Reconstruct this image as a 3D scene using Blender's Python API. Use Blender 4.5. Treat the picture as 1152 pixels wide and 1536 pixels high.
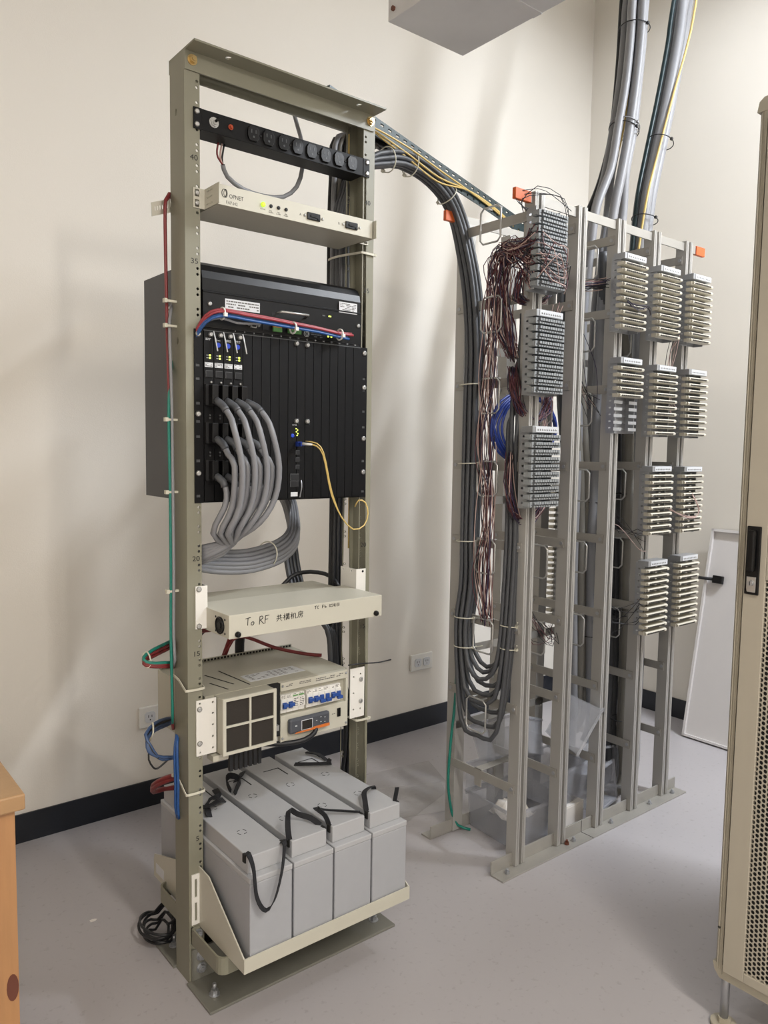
import bpy, bmesh, math, random
from mathutils import Vector, Matrix
random.seed(7)
for o in list(bpy.data.objects): bpy.data.objects.remove(o)
SC = bpy.context.scene; COL = SC.collection

# ------------------------------------------------------------------ camera
YAW, PITCH, ROLL = 0.893399653, 0.0832420234, 0.0149591008
fw = Vector((math.cos(YAW)*math.cos(PITCH), math.sin(YAW)*math.cos(PITCH), -math.sin(PITCH)))
rt = fw.cross(Vector((0, 0, 1))).normalized(); up = rt.cross(fw)
r_ = rt*math.cos(ROLL)+up*math.sin(ROLL); u_ = up*math.cos(ROLL)-rt*math.sin(ROLL)
cam = bpy.data.objects.new('camera', bpy.data.cameras.new('camera')); COL.objects.link(cam)
M = Matrix.Identity(4)
for i in range(3): M[i][0] = r_[i]; M[i][1] = u_[i]; M[i][2] = -fw[i]
M.translation = (-1.01106896, -1.64311069, 1.28215630)
cam.matrix_world = M
cam.data.sensor_fit = 'VERTICAL'; cam.data.sensor_height = 36; cam.data.lens = 1164.68/1536*36
cam.data.clip_start = .02
SC.camera = cam

# ------------------------------------------------------------------ light
CEIL = 3.75
w = bpy.data.worlds.new('world'); SC.world = w; w.use_nodes = True
w.node_tree.nodes['Background'].inputs[0].default_value = (.9, .92, 1, 1)
w.node_tree.nodes['Background'].inputs[1].default_value = .05
SC.view_settings.view_transform = 'Standard'; SC.view_settings.look = 'None'
SC.view_settings.gamma = 1; SC.view_settings.use_curve_mapping = False
SC.view_settings.exposure = -0.36
LAMPS = [  # x, y, z, size x, size y, watts, colour
    (-.25, -2.7, 2.75, .12, 1.2, 78, (1, .94, .86)),
    (-2.8, -2.9, 2.62, .12, 1.2, 60, (1, .94, .86)),
    (-1.35, -3.3, 2.70, .12, 1.2, 36, (1, .94, .88)),  # added fill lamp, lifts the low wall between rack and frame
    (1.95, -1.75, 3.40, .12, 1.2, 158, (.88, .93, 1)),
    (1.75, -.20, 3.50, .12, 1.2, 17, (.88, .93, 1)),  # extra lamp added to brighten the right wall and far floor
]
for i, (x, y, z, sx, sy, pw, c) in enumerate(LAMPS):
    L = bpy.data.lights.new('fluorescent_light', 'AREA'); L.shape = 'RECTANGLE'; L.size = sx; L.size_y = sy
    L.energy = pw; L.color = c
    o = bpy.data.objects.new('fluorescent_light', L); COL.objects.link(o); o.location = (x, y, z-.06)

# ------------------------------------------------------------------ materials
def lin(c):
    return tuple(((v/255)/12.92 if v <= 10 else (((v/255)+.055)/1.055)**2.4) for v in c)
def mat(name, rgb, rough=.5, metal=0, var=.06, scale=18, bump=0, bscale=120, emit=None, es=0, spec=.5, stretch=None):
    m = bpy.data.materials.new(name); m.use_nodes = True; nt = m.node_tree; b = nt.nodes['Principled BSDF']
    c = lin(rgb)
    b.inputs['Roughness'].default_value = rough; b.inputs['Metallic'].default_value = metal
    b.inputs['Specular IOR Level'].default_value = spec
    b.inputs['Base Color'].default_value = (*c, 1)
    tc = nt.nodes.new('ShaderNodeTexCoord')
    src = tc.outputs['Object']
    if stretch:
        mp = nt.nodes.new('ShaderNodeMapping'); mp.inputs['Scale'].default_value = stretch
        nt.links.new(src, mp.inputs[0]); src = mp.outputs[0]
    if var:
        n = nt.nodes.new('ShaderNodeTexNoise'); n.inputs['Scale'].default_value = scale; n.inputs['Detail'].default_value = 5
        r = nt.nodes.new('ShaderNodeMix'); r.data_type = 'RGBA'
        r.inputs[6].default_value = (*[v*(1-var) for v in c], 1); r.inputs[7].default_value = (*[min(1, v*(1+var)) for v in c], 1)
        nt.links.new(src, n.inputs['Vector']); nt.links.new(n.outputs['Fac'], r.inputs[0]); nt.links.new(r.outputs[2], b.inputs['Base Color'])
    if bump:
        n2 = nt.nodes.new('ShaderNodeTexNoise'); n2.inputs['Scale'].default_value = bscale; n2.inputs['Detail'].default_value = 3
        bp = nt.nodes.new('ShaderNodeBump'); bp.inputs['Strength'].default_value = bump; bp.inputs['Distance'].default_value = .003
        nt.links.new(src, n2.inputs['Vector']); nt.links.new(n2.outputs['Fac'], bp.inputs['Height']); nt.links.new(bp.outputs[0], b.inputs['Normal'])
    if emit:
        b.inputs['Emission Color'].default_value = (*lin(emit), 1); b.inputs['Emission Strength'].default_value = es
    return m
def clear(name, rgb, fac, rough=.25):
    m = bpy.data.materials.new(name); m.use_nodes = True; nt = m.node_tree; b = nt.nodes['Principled BSDF']
    b.inputs['Base Color'].default_value = (*lin(rgb), 1); b.inputs['Roughness'].default_value = rough
    n = nt.nodes.new('ShaderNodeTexNoise'); n.inputs['Scale'].default_value = 14; n.inputs['Detail'].default_value = 4
    mr = nt.nodes.new('ShaderNodeMapRange'); mr.inputs[3].default_value = fac-.08; mr.inputs[4].default_value = fac+.08
    t = nt.nodes.new('ShaderNodeBsdfTransparent'); mx = nt.nodes.new('ShaderNodeMixShader')
    nt.links.new(n.outputs['Fac'], mr.inputs[0]); nt.links.new(mr.outputs[0], mx.inputs[0])
    nt.links.new(t.outputs[0], mx.inputs[1]); nt.links.new(b.outputs[0], mx.inputs[2])
    nt.links.new(mx.outputs[0], nt.nodes['Material Output'].inputs[0])
    return m
def wall_mat():
    m = mat('wall_paint', (231, 226, 217), .75, 0, .025, 1.6, .12, 260, spec=.25)
    return m
def floor_mat():
    m = mat('vinyl_floor', (170, 166, 168), .33, 0, .05, 2.2, .05, 90, spec=.4)
    nt = m.node_tree; b = nt.nodes['Principled BSDF']; tc = [n for n in nt.nodes if n.type == 'TEX_COORD'][0]
    mixn = [n for n in nt.nodes if n.type == 'MIX'][0]
    s = nt.nodes.new('ShaderNodeTexNoise'); s.inputs['Scale'].default_value = 60; s.inputs['Detail'].default_value = 8
    cr = nt.nodes.new('ShaderNodeValToRGB'); cr.color_ramp.elements[0].position = .60; cr.color_ramp.elements[1].position = .78
    cr.color_ramp.elements[0].color = (1, 1, 1, 1); cr.color_ramp.elements[1].color = (.72, .70, .68, 1)
    mu = nt.nodes.new('ShaderNodeMix'); mu.data_type = 'RGBA'; mu.blend_type = 'MULTIPLY'; mu.inputs[0].default_value = .8
    nt.links.new(tc.outputs['Object'], s.inputs['Vector']); nt.links.new(s.outputs['Fac'], cr.inputs[0])
    nt.links.new(mixn.outputs[2], mu.inputs[6]); nt.links.new(cr.outputs[0], mu.inputs[7]); nt.links.new(mu.outputs[2], b.inputs['Base Color'])
    return m
MT = dict(
    wall=wall_mat(), floor=floor_mat(), ceiling=mat('ceiling_paint', (196, 193, 186), .8),
    base=mat('black_skirting', (26, 30, 38), .35, 0, .25, 30),
    rack=mat('grey_green_rack_paint', (132, 130, 114), .42, 0, .04, 12),
    rackd=mat('rack_floor_angle_paint', (116, 115, 107), .4, 0, .08, 12),
    cream=mat('cream_enamel', (194, 191, 177), .42, 0, .03, 14),
    creamd=mat('warm_grey_enamel', (176, 173, 158), .45, 0, .04, 14),
    white=mat('white_plastic', (228, 226, 220), .4, 0, .03),
    label=mat('white_label', (208, 210, 213), .6, 0, .03),
    black=mat('black_powder_coat', (10, 10, 12), .5, 0, .2, 40, spec=.22),
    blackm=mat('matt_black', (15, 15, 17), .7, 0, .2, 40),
    charcoal=mat('charcoal_side_panel', (66, 67, 70), .5, 0, .08, 20),
    blackg=mat('black_gloss_plastic', (10, 10, 12), .36, 0, .1, spec=.35),
    line=mat('grey_print_on_black', (78, 80, 82), .5, 0, 0),
    ink=mat('black_ink', (18, 18, 20), .6, 0, 0),
    inkg=mat('grey_ink', (92, 90, 86), .6, 0, 0),
    whiteink=mat('white_ink', (188, 190, 192), .6, 0, 0),
    steel=mat('bright_steel', (190, 190, 188), .3, .7, .08),
    zinc=mat('zinc_plate', (172, 174, 178), .4, .7, .14, 40),
    galv=mat('galvanised_sheet', (206, 206, 207), .42, .25, .12, 9),
    alu=mat('extruded_aluminium', (176, 174, 170), .42, .35, .06, 10, stretch=(1, 1, .08)),
    rail=mat('mill_aluminium_bar', (164, 161, 155), .42, .35, .08, 20),
    slot=mat('shadowed_slot_rubber', (30, 29, 28), .8, 0, .1),
    gold=mat('yellow_zinc_bolt', (198, 172, 120), .3, .8, .2, 60),
    orange=mat('orange_plastic', (206, 96, 42), .45, 0, .1, 30),
    bat=mat('grey_battery_case', (164, 166, 171), .5, 0, .03, 40, .06, 500),
    batl=mat('grey_battery_lid', (174, 175, 178), .5, 0, .03, 40, .06, 500),
    strap=mat('black_webbing', (28, 29, 34), .8, 0, .3, 200, .3, 900),
    cgrey=mat('grey_cable_sheath', (126, 127, 131), .45, 0, .07, 30),
    cdark=mat('dark_grey_cable_sheath', (74, 76, 80), .45, 0, .1, 30),
    cmid=mat('pale_grey_cable_sheath', (140, 141, 145), .45, 0, .07, 30),
    ctaupe=mat('dusty_grey_cable_sheath', (118, 115, 108), .55, 0, .1, 20),
    cblack=mat('black_cable_sheath', (26, 27, 30), .45, 0, .15, 30),
    red=mat('red_wire', (150, 54, 62), .4, 0, .08), dred=mat('dark_red_wire', (122, 44, 46), .4, 0, .08),
    blue=mat('blue_wire', (40, 82, 142), .4, 0, .08), dblue=mat('dusty_blue_wire', (62, 84, 122), .45, 0, .1),
    coil=mat('deep_blue_cable', (34, 58, 138), .4, 0, .1),
    green=mat('green_wire', (24, 118, 104), .4, 0, .08), yellow=mat('yellow_fibre', (212, 184, 112), .4, 0, .05),
    teal=mat('dark_green_tray', (20, 44, 48), .4, .1, .1, 20),
    tie=mat('nylon_tie', (205, 202, 186), .4, 0, .05),
    w1=mat('maroon_jumper_wire', (92, 48, 54), .5, 0, .1), w2=mat('pale_pink_jumper_wire', (196, 168, 160), .5, 0, .1),
    w3=mat('violet_jumper_wire', (58, 48, 76), .5, 0, .1), w4=mat('black_jumper_wire', (40, 38, 42), .5, 0, .1),
    ivory=mat('ivory_terminal_plastic', (204, 198, 182), .45, 0, .04), ivoryd=mat('ivory_slot', (58, 54, 48), .7, 0, .05),
    tgrey=mat('grey_terminal_plastic', (146, 150, 152), .45, 0, .05), tgreyd=mat('grey_slot', (84, 87, 90), .7, 0, .05),
    cab=mat('cabinet_paint', (172, 165, 150), .45, 0, .03, 14), cabd=mat('cabinet_frame_paint', (166, 159, 142), .45, 0, .03, 14),
    wood=mat('orange_pine', (160, 126, 88), .4, 0, .16, 9, .05, 60, stretch=(1.2, 10, 1.2)),
    woodf=mat('pine_front', (168, 124, 82), .4, 0, .16, 9, .05, 60, stretch=(10, 10, .8)),
    knot=mat('dark_knot', (96, 52, 36), .5),
    panel=mat('off_white_panel', (212, 208, 206), .5, 0, .02), 
    cblue=mat('breaker_blue', (44, 78, 148), .35, 0, .06), ctrl=mat('controller_grey', (74, 77, 84), .45, 0, .06),
    ctrlo=mat('controller_orange', (204, 112, 48), .45, 0, .06), lcd=mat('dark_display', (46, 44, 42), .2, 0, 0),
    filt=mat('brown_foam_filter', (46, 41, 36), .9, 0, .35, 400), 
    ledg=mat('green_led', (140, 220, 40), .4, 0, 0, emit=(190, 255, 60), es=1.6),
    ledy=mat('yellow_green_led', (220, 230, 120), .4, 0, 0, emit=(225, 245, 90), es=2.2),
    ledr=mat('red_neon_lamp', (170, 70, 40), .3, 0, 0), bluedot=mat('blue_sticker', (32, 68, 190), .5, 0, 0),
    gterm=mat('green_connector', (92, 148, 84), .5, 0, .1), oterm=mat('amber_connector', (176, 120, 60), .5, 0, .1),
    bin=clear('frosted_plastic', (186, 188, 195), .34), acr=clear('clear_acrylic', (206, 203, 198), .12, .12), paper=mat('crumpled_paper', (225, 220, 214), .7, 0, .05, 30),
)

# ------------------------------------------------------------------ helpers
class MB:
    def __init__(s): s.v = []; s.f = []; s.m = []; s.k = 0; s.sm = []
    def face(s, idx, smooth=False): s.f.append(idx); s.m.append(s.k); s.sm.append(smooth)
    def mat(s, k): s.k = k; return s
    def box(s, x0, x1, y0, y1, z0, z1):
        b = len(s.v)
        s.v += [(x0, y0, z0), (x1, y0, z0), (x1, y1, z0), (x0, y1, z0), (x0, y0, z1), (x1, y0, z1), (x1, y1, z1), (x0, y1, z1)]
        for q in ((0, 3, 2, 1), (4, 5, 6, 7), (0, 1, 5, 4), (1, 2, 6, 5), (2, 3, 7, 6), (3, 0, 4, 7)): s.face([b+i for i in q])
        return s
    def obox(s, c, ax, ay, az, hx, hy, hz):
        b = len(s.v); c = Vector(c)
        for k in (-1, 1):
            for i, j in ((-1, -1), (1, -1), (1, 1), (-1, 1)): s.v.append(tuple(c+ax*hx*i+ay*hy*j+az*hz*k))
        for q in ((0, 3, 2, 1), (4, 5, 6, 7), (0, 1, 5, 4), (1, 2, 6, 5), (2, 3, 7, 6), (3, 0, 4, 7)): s.face([b+i for i in q])
        return s
    def prism(s, poly, axis, a, b):
        n = len(poly); k = len(s.v)
        def pt(p, t):
            return {'x': (t, p[0], p[1]), 'y': (p[0], t, p[1]), 'z': (p[0], p[1], t)}[axis]
        s.v += [pt(p, a) for p in poly]+[pt(p, b) for p in poly]
        s.face([k+i for i in range(n)]); s.face([k+n+i for i in reversed(range(n))])
        for i in range(n): j = (i+1) % n; s.face([k+j, k+i, k+n+i, k+n+j])
        return s
    def cyl(s, p, q, r, n=10, r2=None):
        p = Vector(p); q = Vector(q); d = (q-p).normalized(); a = d.orthogonal().normalized(); b = d.cross(a); k = len(s.v); r2 = r if r2 is None else r2
        for c, rr in ((p, r), (q, r2)):
            for i in range(n):
                t = 2*math.pi*i/n; s.v.append(tuple(c+(a*math.cos(t)+b*math.sin(t))*rr))
        s.face([k+i for i in reversed(range(n))]); s.face([k+n+i for i in range(n)])
        for i in range(n): j = (i+1) % n; s.face([k+i, k+j, k+n+j, k+n+i], n > 6)
        return s
    def tube(s, pts, r, n=7, closed=False, raw=False, step=.02):
        P = pts if raw else smooth(pts, step, closed); P = [Vector(p) for p in P]; k = len(s.v); m = len(P)
        nrm = None
        for i in range(m):
            if closed: t = (P[(i+1) % m]-P[i-1])
            else: t = P[min(i+1, m-1)]-P[max(i-1, 0)]
            if t.length < 1e-9: t = Vector((0, 0, 1))
            t.normalize()
            if nrm is None: nrm = t.orthogonal().normalized()
            nrm = (nrm-t*nrm.dot(t)); nrm = nrm.normalized() if nrm.length > 1e-6 else t.orthogonal().normalized()
            bn = t.cross(nrm)
            for j in range(n):
                a = 2*math.pi*j/n; s.v.append(tuple(P[i]+(nrm*math.cos(a)+bn*math.sin(a))*r))
        for i in range(m if closed else m-1):
            i2 = (i+1) % m
            for j in range(n):
                j2 = (j+1) % n; s.face([k+i*n+j, k+i*n+j2, k+i2*n+j2, k+i2*n+j], True)
        if not closed:
            s.face([k+j for j in reversed(range(n))]); s.face([k+(m-1)*n+j for j in range(n)])
        return s
    def ribbon(s, pts, wv, wid, th=.0015, step=.01):
        P = [Vector(p) for p in smooth(pts, step)]; k = len(s.v); m = len(P)
        for i in range(m):
            t = (P[min(i+1, m-1)]-P[max(i-1, 0)]).normalized()
            ww = Vector(wv(i/(m-1)) if callable(wv) else wv); ww = (ww-t*ww.dot(t)).normalized(); nn = t.cross(ww)
            for a, b in ((-1, -1), (1, -1), (1, 1), (-1, 1)): s.v.append(tuple(P[i]+ww*wid/2*a+nn*th/2*b))
        for i in range(m-1):
            for j in range(4): j2 = (j+1) % 4; s.face([k+i*4+j, k+i*4+j2, k+i*4+4+j2, k+i*4+4+j])
        s.face([k+3, k+2, k+1, k]); e = k+(m-1)*4; s.face([e, e+1, e+2, e+3])
        return s
    def dome(s, c, d, r, h, n=10):   # screw head
        c = Vector(c); d = Vector(d); s.cyl(c, c+d*h*.6, r, n); s.cyl(c+d*h*.6, c+d*h, r, n, r*.6); return s
def smooth(pts, step=.02, closed=False):
    P = [Vector(p) for p in pts]
    if len(P) == 2: return [P[0], P[1]]
    out = []; n = len(P)
    for i in range(n if closed else n-1):
        if closed: p0, p1, p2, p3 = P[i-1], P[i], P[(i+1) % n], P[(i+2) % n]
        else: p0 = P[max(i-1, 0)]; p1 = P[i]; p2 = P[i+1]; p3 = P[min(i+2, n-1)]
        k = max(2, min(14, int((p2-p1).length/step)))
        for q in range(k):
            t = q/k
            out.append(.5*((2*p1)+(p2-p0)*t+(2*p0-5*p1+4*p2-p3)*t*t+(3*p1-p0-3*p2+p3)*t**3))
    if not closed: out.append(P[-1])
    return out
ROOTLOC = {}
def mesh_of(mb, name):
    me = bpy.data.meshes.new(name); me.from_pydata(mb.v, [], mb.f); me.update()
    me.polygons.foreach_set('material_index', mb.m); me.polygons.foreach_set('use_smooth', mb.sm)
    bm = bmesh.new(); bm.from_mesh(me); bmesh.ops.recalc_face_normals(bm, faces=bm.faces); bm.to_mesh(me); bm.free()
    return me
def link(name, me, m, parent=None, local=False, bevel=0, label=None):
    o = bpy.data.objects.new(name, me); COL.objects.link(o)
    if not me.materials:
        for q in (m if isinstance(m, (list, tuple)) else [m]): me.materials.append(MT[q])
    if parent is not None:
        o.parent = parent
        if not local: o.matrix_parent_inverse = Matrix.Translation(-ROOTLOC.get(parent.name, Vector((0, 0, 0))))
    if bevel:
        b = o.modifiers.new('bevel', 'BEVEL'); b.width = bevel; b.segments = 2; b.limit_method = 'ANGLE'
    if label: o['label'] = label
    return o
def obj(name, mb, m, parent=None, local=False, bevel=0, label=None): return link(name, mesh_of(mb, name), m, parent, local, bevel, label)
def tag(o, label, cat, group=None, kind=None):
    o['label'] = label; o['category'] = cat
    if group: o['group'] = group
    if kind: o['kind'] = kind
    return o
def thing(name, label, cat, loc, group=None):
    o = bpy.data.objects.new(name, None); COL.objects.link(o); o.location = loc; o.empty_display_size = .05
    ROOTLOC[o.name] = Vector(loc); return tag(o, label, cat, group)
def single(name, mb, m, label, cat, group=None, kind=None, bevel=0):   # a thing of one mesh, origin at its base
    xs = [v[0] for v in mb.v]; ys = [v[1] for v in mb.v]; zs = [v[2] for v in mb.v]
    c = Vector(((min(xs)+max(xs))/2, (min(ys)+max(ys))/2, min(zs)))
    mb.v = [(a-c.x, b-c.y, d-c.z) for a, b, d in mb.v]
    o = obj(name, mb, m, bevel=bevel); o.location = c; return tag(o, label, cat, group, kind)
def struct(name, mb, m, bevel=0): o = obj(name, mb, m, bevel=bevel); o['kind'] = 'structure'; return o
def dup(root, loc, label=None, group=None):
    r = root.copy(); COL.objects.link(r); r.location = loc; ROOTLOC[r.name] = Vector(loc)
    if label: r['label'] = label
    if group: r['group'] = group
    for ch in list(root.children):
        c = ch.copy(); COL.objects.link(c); c.parent = r
        for g in list(ch.children):
            d = g.copy(); COL.objects.link(d); d.parent = c
    return r
def circ(u, v, r, n=8, ry=None):
    return [(u+r*math.cos(2*math.pi*i/n+.39), v+(ry or r)*math.sin(2*math.pi*i/n+.39)) for i in range(n)]
def rect(u0, u1, v0, v1): return [(u0, v0), (u1, v0), (u1, v1), (u0, v1)]
def plate(outline, holes, th, frame):
    """flat sheet with real holes; frame maps (u, v, thickness) to the world"""
    cu = bpy.data.curves.new('sheet', 'CURVE'); cu.dimensions = '2D'; cu.fill_mode = 'BOTH'; cu.extrude = th/2
    for ring in [outline]+list(holes):
        sp = cu.splines.new('POLY'); sp.points.add(len(ring)-1); sp.use_cyclic_u = True
        for p, q in zip(sp.points, ring): p.co = (q[0], q[1], 0, 1)
    o = bpy.data.objects.new('sheet', cu); me = bpy.data.meshes.new_from_object(o)
    me.transform(frame); bpy.data.objects.remove(o); bpy.data.curves.remove(cu)
    for p in me.polygons: p.use_smooth = False
    return me
def fr(origin, ux, uy):
    ux = Vector(ux); uy = Vector(uy); uz = ux.cross(uy); m = Matrix.Identity(4)
    for i in range(3): m[i][0] = ux[i]; m[i][1] = uy[i]; m[i][2] = uz[i]
    m.translation = origin; return m
XZ = lambda y: fr((0, y, 0), (1, 0, 0), (0, 0, 1))
YZ = lambda x: fr((x, 0, 0), (0, -1, 0), (0, 0, 1))      # u = -y
XY = lambda z: fr((0, 0, z), (1, 0, 0), (0, 1, 0))
def text(body, size, frame, m, parent, name='lettering', align='LEFT', sx=1.0, label=None, local=False):
    cu = bpy.data.curves.new('txt', 'FONT'); cu.body = body; cu.size = size; cu.align_x = align; cu.extrude = .0001; cu.resolution_u = 3
    o = bpy.data.objects.new('txt', cu); me = bpy.data.meshes.new_from_object(o); me.transform(frame @ Matrix.Diagonal((sx, 1, 1, 1)))
    bpy.data.objects.remove(o); bpy.data.curves.remove(cu)
    return link(name, me, m, parent, local, label=label)
def at(frame, u, v): f = frame.copy(); f.translation = frame @ Vector((u, v, 0)); return f
def microprint(mb, x0, x1, z0, z1, y, rows, rnd=random, fill=.8):   # tiny printed lines too small to read
    h = (z1-z0)/rows
    for r in range(rows):
        z = z1-(r+.75)*h; x = x0
        while x < x1-.003:
            wd = rnd.uniform(.003, .009); e = min(x+wd, x1)
            if rnd.random() < fill: mb.box(x, e, y-.0002, y, z, z+h*.45)
            x = e+.0012
    return mb
AX, AY, AZ = Vector((1, 0, 0)), Vector((0, 1, 0)), Vector((0, 0, 1))

# ------------------------------------------------------------------ room
WY, WX = .945, 2.40
struct('floor', MB().box(-4, WX+.1, -4.5, WY+.1, -.05, 0), 'floor')
struct('ceiling', MB().box(-4, WX+.1, -4.5, WY+.1, CEIL, CEIL+.05), 'ceiling')
struct('wall_left', MB().box(-4, WX+.1, WY, WY+.1, 0, CEIL), 'wall')
struct('wall_right', MB().box(WX, WX+.1, -4.5, WY, 0, CEIL), 'wall')
struct('wall_back', MB().box(-4, WX+.1, -4.6, -4.5, 0, CEIL), 'wall')
struct('wall_near', MB().box(-4.1, -4, -4.5, WY, 0, CEIL), 'wall')
struct('baseboard_left', MB().box(-4, WX, WY-.006, WY, 0, .094), 'base')
struct('baseboard_right', MB().box(WX-.006, WX, -4.5, WY-.006, 0, .094), 'base')
FRONTW = XZ(WY-.0005)
NAMES = ['fluorescent fitting over the rack side of the room', 'fluorescent fitting behind the desk end of the room', 'fill light fitting added at the back of the room', 'fluorescent fitting above the beige cabinet', 'fill light fitting added above the right end of the wiring frame']
for (x, y, z, sx, sy, pw, c), nm in zip(LAMPS, NAMES):
    t = thing('ceiling_light', 'hanging white '+nm, 'ceiling light', (x, y, z-.05), 'hanging light fittings')
    obj('housing', MB().box(x-sx/2-.02, x+sx/2+.02, y-sy/2-.03, y+sy/2+.03, z-.05, z), 'white', t)
    for k in (-1, 1): obj('hanging_rod', MB().cyl((x, y+k*sy*.4, z), (x, y+k*sy*.4, CEIL), .006, 6), 'steel', t)

def outlet(cx, cz, label):
    t = thing('wall_outlet', label, 'outlet', (cx, WY, cz-.037))
    obj('cover_plate', MB().box(cx-.064, cx+.064, WY-.012, WY, cz-.038, cz+.038), 'white', t, bevel=.004)
    for k in (-1, 1):
        x = cx+k*.026
        f = MB(); f.prism([(x-.019, cz-.012), (x-.012, cz-.019), (x+.012, cz-.019), (x+.019, cz-.012), (x+.019, cz+.012), (x+.012, cz+.019), (x-.012, cz+.019), (x-.019, cz+.012)], 'y', WY-.0155, WY-.011)
        p = obj('socket', f, 'label', t)
        s = MB()
        for a in (-.006, .006): s.box(x+a-.0012, x+a+.0012, WY-.0158, WY-.0152, cz-.001, cz+.008)
        s.cyl((x, WY-.0158, cz-.009), (x, WY-.0152, cz-.009), .0025, 8)
        obj('slot', s, 'ink', p)
    return t
outlet(.047, .327, 'white double wall outlet low behind the left rack post')
outlet(1.296, .315, 'white double wall outlet between the rack and the frame')

# ------------------------------------------------------------------ relay rack
rack = thing('relay_rack', 'tall grey-green two-post relay rack bolted to the floor', 'rack', (0, 0, 0))
U = .04445; Z0 = .1327
pairs = [Z0+(u-.5)*U for u in range(1, 46)]
def upright(side):
    hx = side*.2326; x0, x1 = sorted((side*.226, side*.262))
    holes = [circ(hx, z+d, .0034) for z in pairs for d in (-.00635, .00635) if .115 < z+d < 2.075]
    t = link('upright', plate(rect(x0, x1, 0, 2.134), holes, .003, XZ(.0015)), 'rack', rack)
    wh = [circ(-.043, z, .0045, 10, .008) for z in (1.515, 2.013)]
    xo = side*.2605
    link('side_web', plate(rect(-.0725, -.0031, 0, 2.134), wh, .003, YZ(xo)), 'rack', t)
    link('rear_flange', plate(rect(x0, x1, 0, 2.134), [circ(hx, z+d, .0034, 6) for z in pairs[::2] for d in (-.00635, .00635)], .003, XZ(.0735)), 'rack', t)
    nums = {-1: ((40, .0), (35, 0), (20, 0), (15, 0), (5, 0)), 1: ((40, 0), (35, 0), (20, 0), (15, 0))}[side]
    for n, _ in nums:
        text(str(n), .0165, at(XZ(-.0003), side*.240 if side < 0 else .241, Z0+n*U-.006), 'ink', t, 'height_number', 'CENTER', 1.15)
    return t
upright(-1); upright(1)
ta = link('top_angle', plate(rect(-.262, .258, -.052, -.003), [circ(-.17, -.028, .0075, 10), circ(.19, -.028, .0075, 10)], .004, XY(2.132)), 'rack', rack)
obj('angle_leg', MB().box(-.262, .256, -.004, 0, 2.09, 2.134), 'rack', ta)
tb = obj('top_angle', MB().box(-.262, .256, .075, .079, 2.104, 2.134).box(-.262, .258, .03, .075, 2.13, 2.134), 'rack', rack)
def hexbolt(p, d, r, m, parent, name='bolt'):
    p = Vector(p); d = Vector(d)
    return obj(name, MB().cyl(p, p+d*.002, r*1.35, 12).cyl(p+d*.002, p+d*.009, r, 6).cyl(p+d*.009, p+d*.012, r*.55, 8), m, parent)
hexbolt((-.245, -.004, 2.112), -AY, .0085, 'gold', rack); hexbolt((.243, -.004, 2.112), -AY, .0085, 'gold', rack)
for y0, y1, yv in ((-.125, 0, -.006), (.075, .205, .075)):
    m = MB().box(-.27, .27, y0, y1, 0, .007).box(-.258, .258, yv, yv+.006, .007, .085)
    obj('floor_angle', m, 'rackd', rack, bevel=.0015)
for x in (-.235, .235):
    for z in (.035, .066): hexbolt((x, -.006, z), -AY, .0095, 'zinc', rack)
    for y in (-.075, .15):
        b = obj('anchor_bolt', MB().cyl((x, y, .007), (x, y, .009), .013, 12).cyl((x, y, .009), (x, y, .019), .009, 6).cyl((x, y, .019), (x, y, .034), .0045, 8), 'zinc', rack)
def ubar(y_post, y_out, z0, z1, lab):
    s = -1 if y_out < y_post else 1
    m = MB(); xw = .258; r = .02; th = .004
    path = [(-xw, y_post), (-xw, y_out-s*r)]+[(-xw+r-r*math.cos(a), y_out-s*r+s*r*math.sin(a)) for a in (math.pi/8, math.pi/4, 3*math.pi/8, math.pi/2)]
    path += [(-x, y) for x, y in reversed(path)]
    inner = [(x*(1-th/xw), y-s*th*(1 if abs(y-y_out) < .03 else 0)) for x, y in path]
    k = len(m.v); n = len(path)
    for (x, y), (xi, yi) in zip(path, inner): m.v += [(x, y, z0), (x, y, z1), (xi, yi, z1), (xi, yi, z0)]
    for i in range(n-1):
        for j in range(4): j2 = (j+1) % 4; m.face([k+i*4+j, k+i*4+j2, k+i*4+4+j2, k+i*4+4+j])
    m.face([k, k+1, k+2, k+3]); e = k+4*(n-1); m.face([e+3, e+2, e+1, e])
    for sx in (-1, 1): a, b = sorted((sx*.226, sx*.258)); m.box(a, b, min(y_post, y_post+s*.004), max(y_post, y_post+s*.004), z0, z1)
    return obj('brace_bar', m, 'rack', rack)
ubar(-.0005, -.15, .1, .14, ''); ubar(.0755, .195, .118, .158, '')
for x in (-.242, .242): hexbolt((x, -.0045, .123), -AY, .008, 'zinc', rack)

def screw(p, parent, r=.0058, m='steel', d=-AY):
    return obj('screw', MB().dome(p, d, r, .003, 12), m, parent)

# --------------------------- power strip
t = thing('power_strip', 'black rack power strip with eight sockets below the rack top', 'power strip', (0, 0, 1.972))
obj('housing', MB().box(-.223, .222, -.004, .052, 1.9722, 2.0168), 'black', t, bevel=.001)
for s in (-1, 1):
    a, b = sorted((s*.2232, s*.242)); obj('rack_ear', MB().box(a, b, -.0045, -.0008, 1.9722, 2.0168), 'black', t)
    for z in (1.981, 2.008): screw((s*.2345, -.0045, z), t, .006)
m = MB().cyl((-.194, -.004, 1.9945), (-.194, -.0055, 1.9945), .0115, 14).cyl((-.194, -.0055, 1.9945), (-.194, -.0095, 1.9945), .009, 6).cyl((-.194, -.0095, 1.9945), (-.194, -.013, 1.9945), .0055, 10)
sw = obj('toggle_switch', m, 'steel', t); obj('lever', MB().cyl((-.194, -.013, 1.9945), (-.190, -.022, 2.0), .003, 8), 'blackg', sw)
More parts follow.
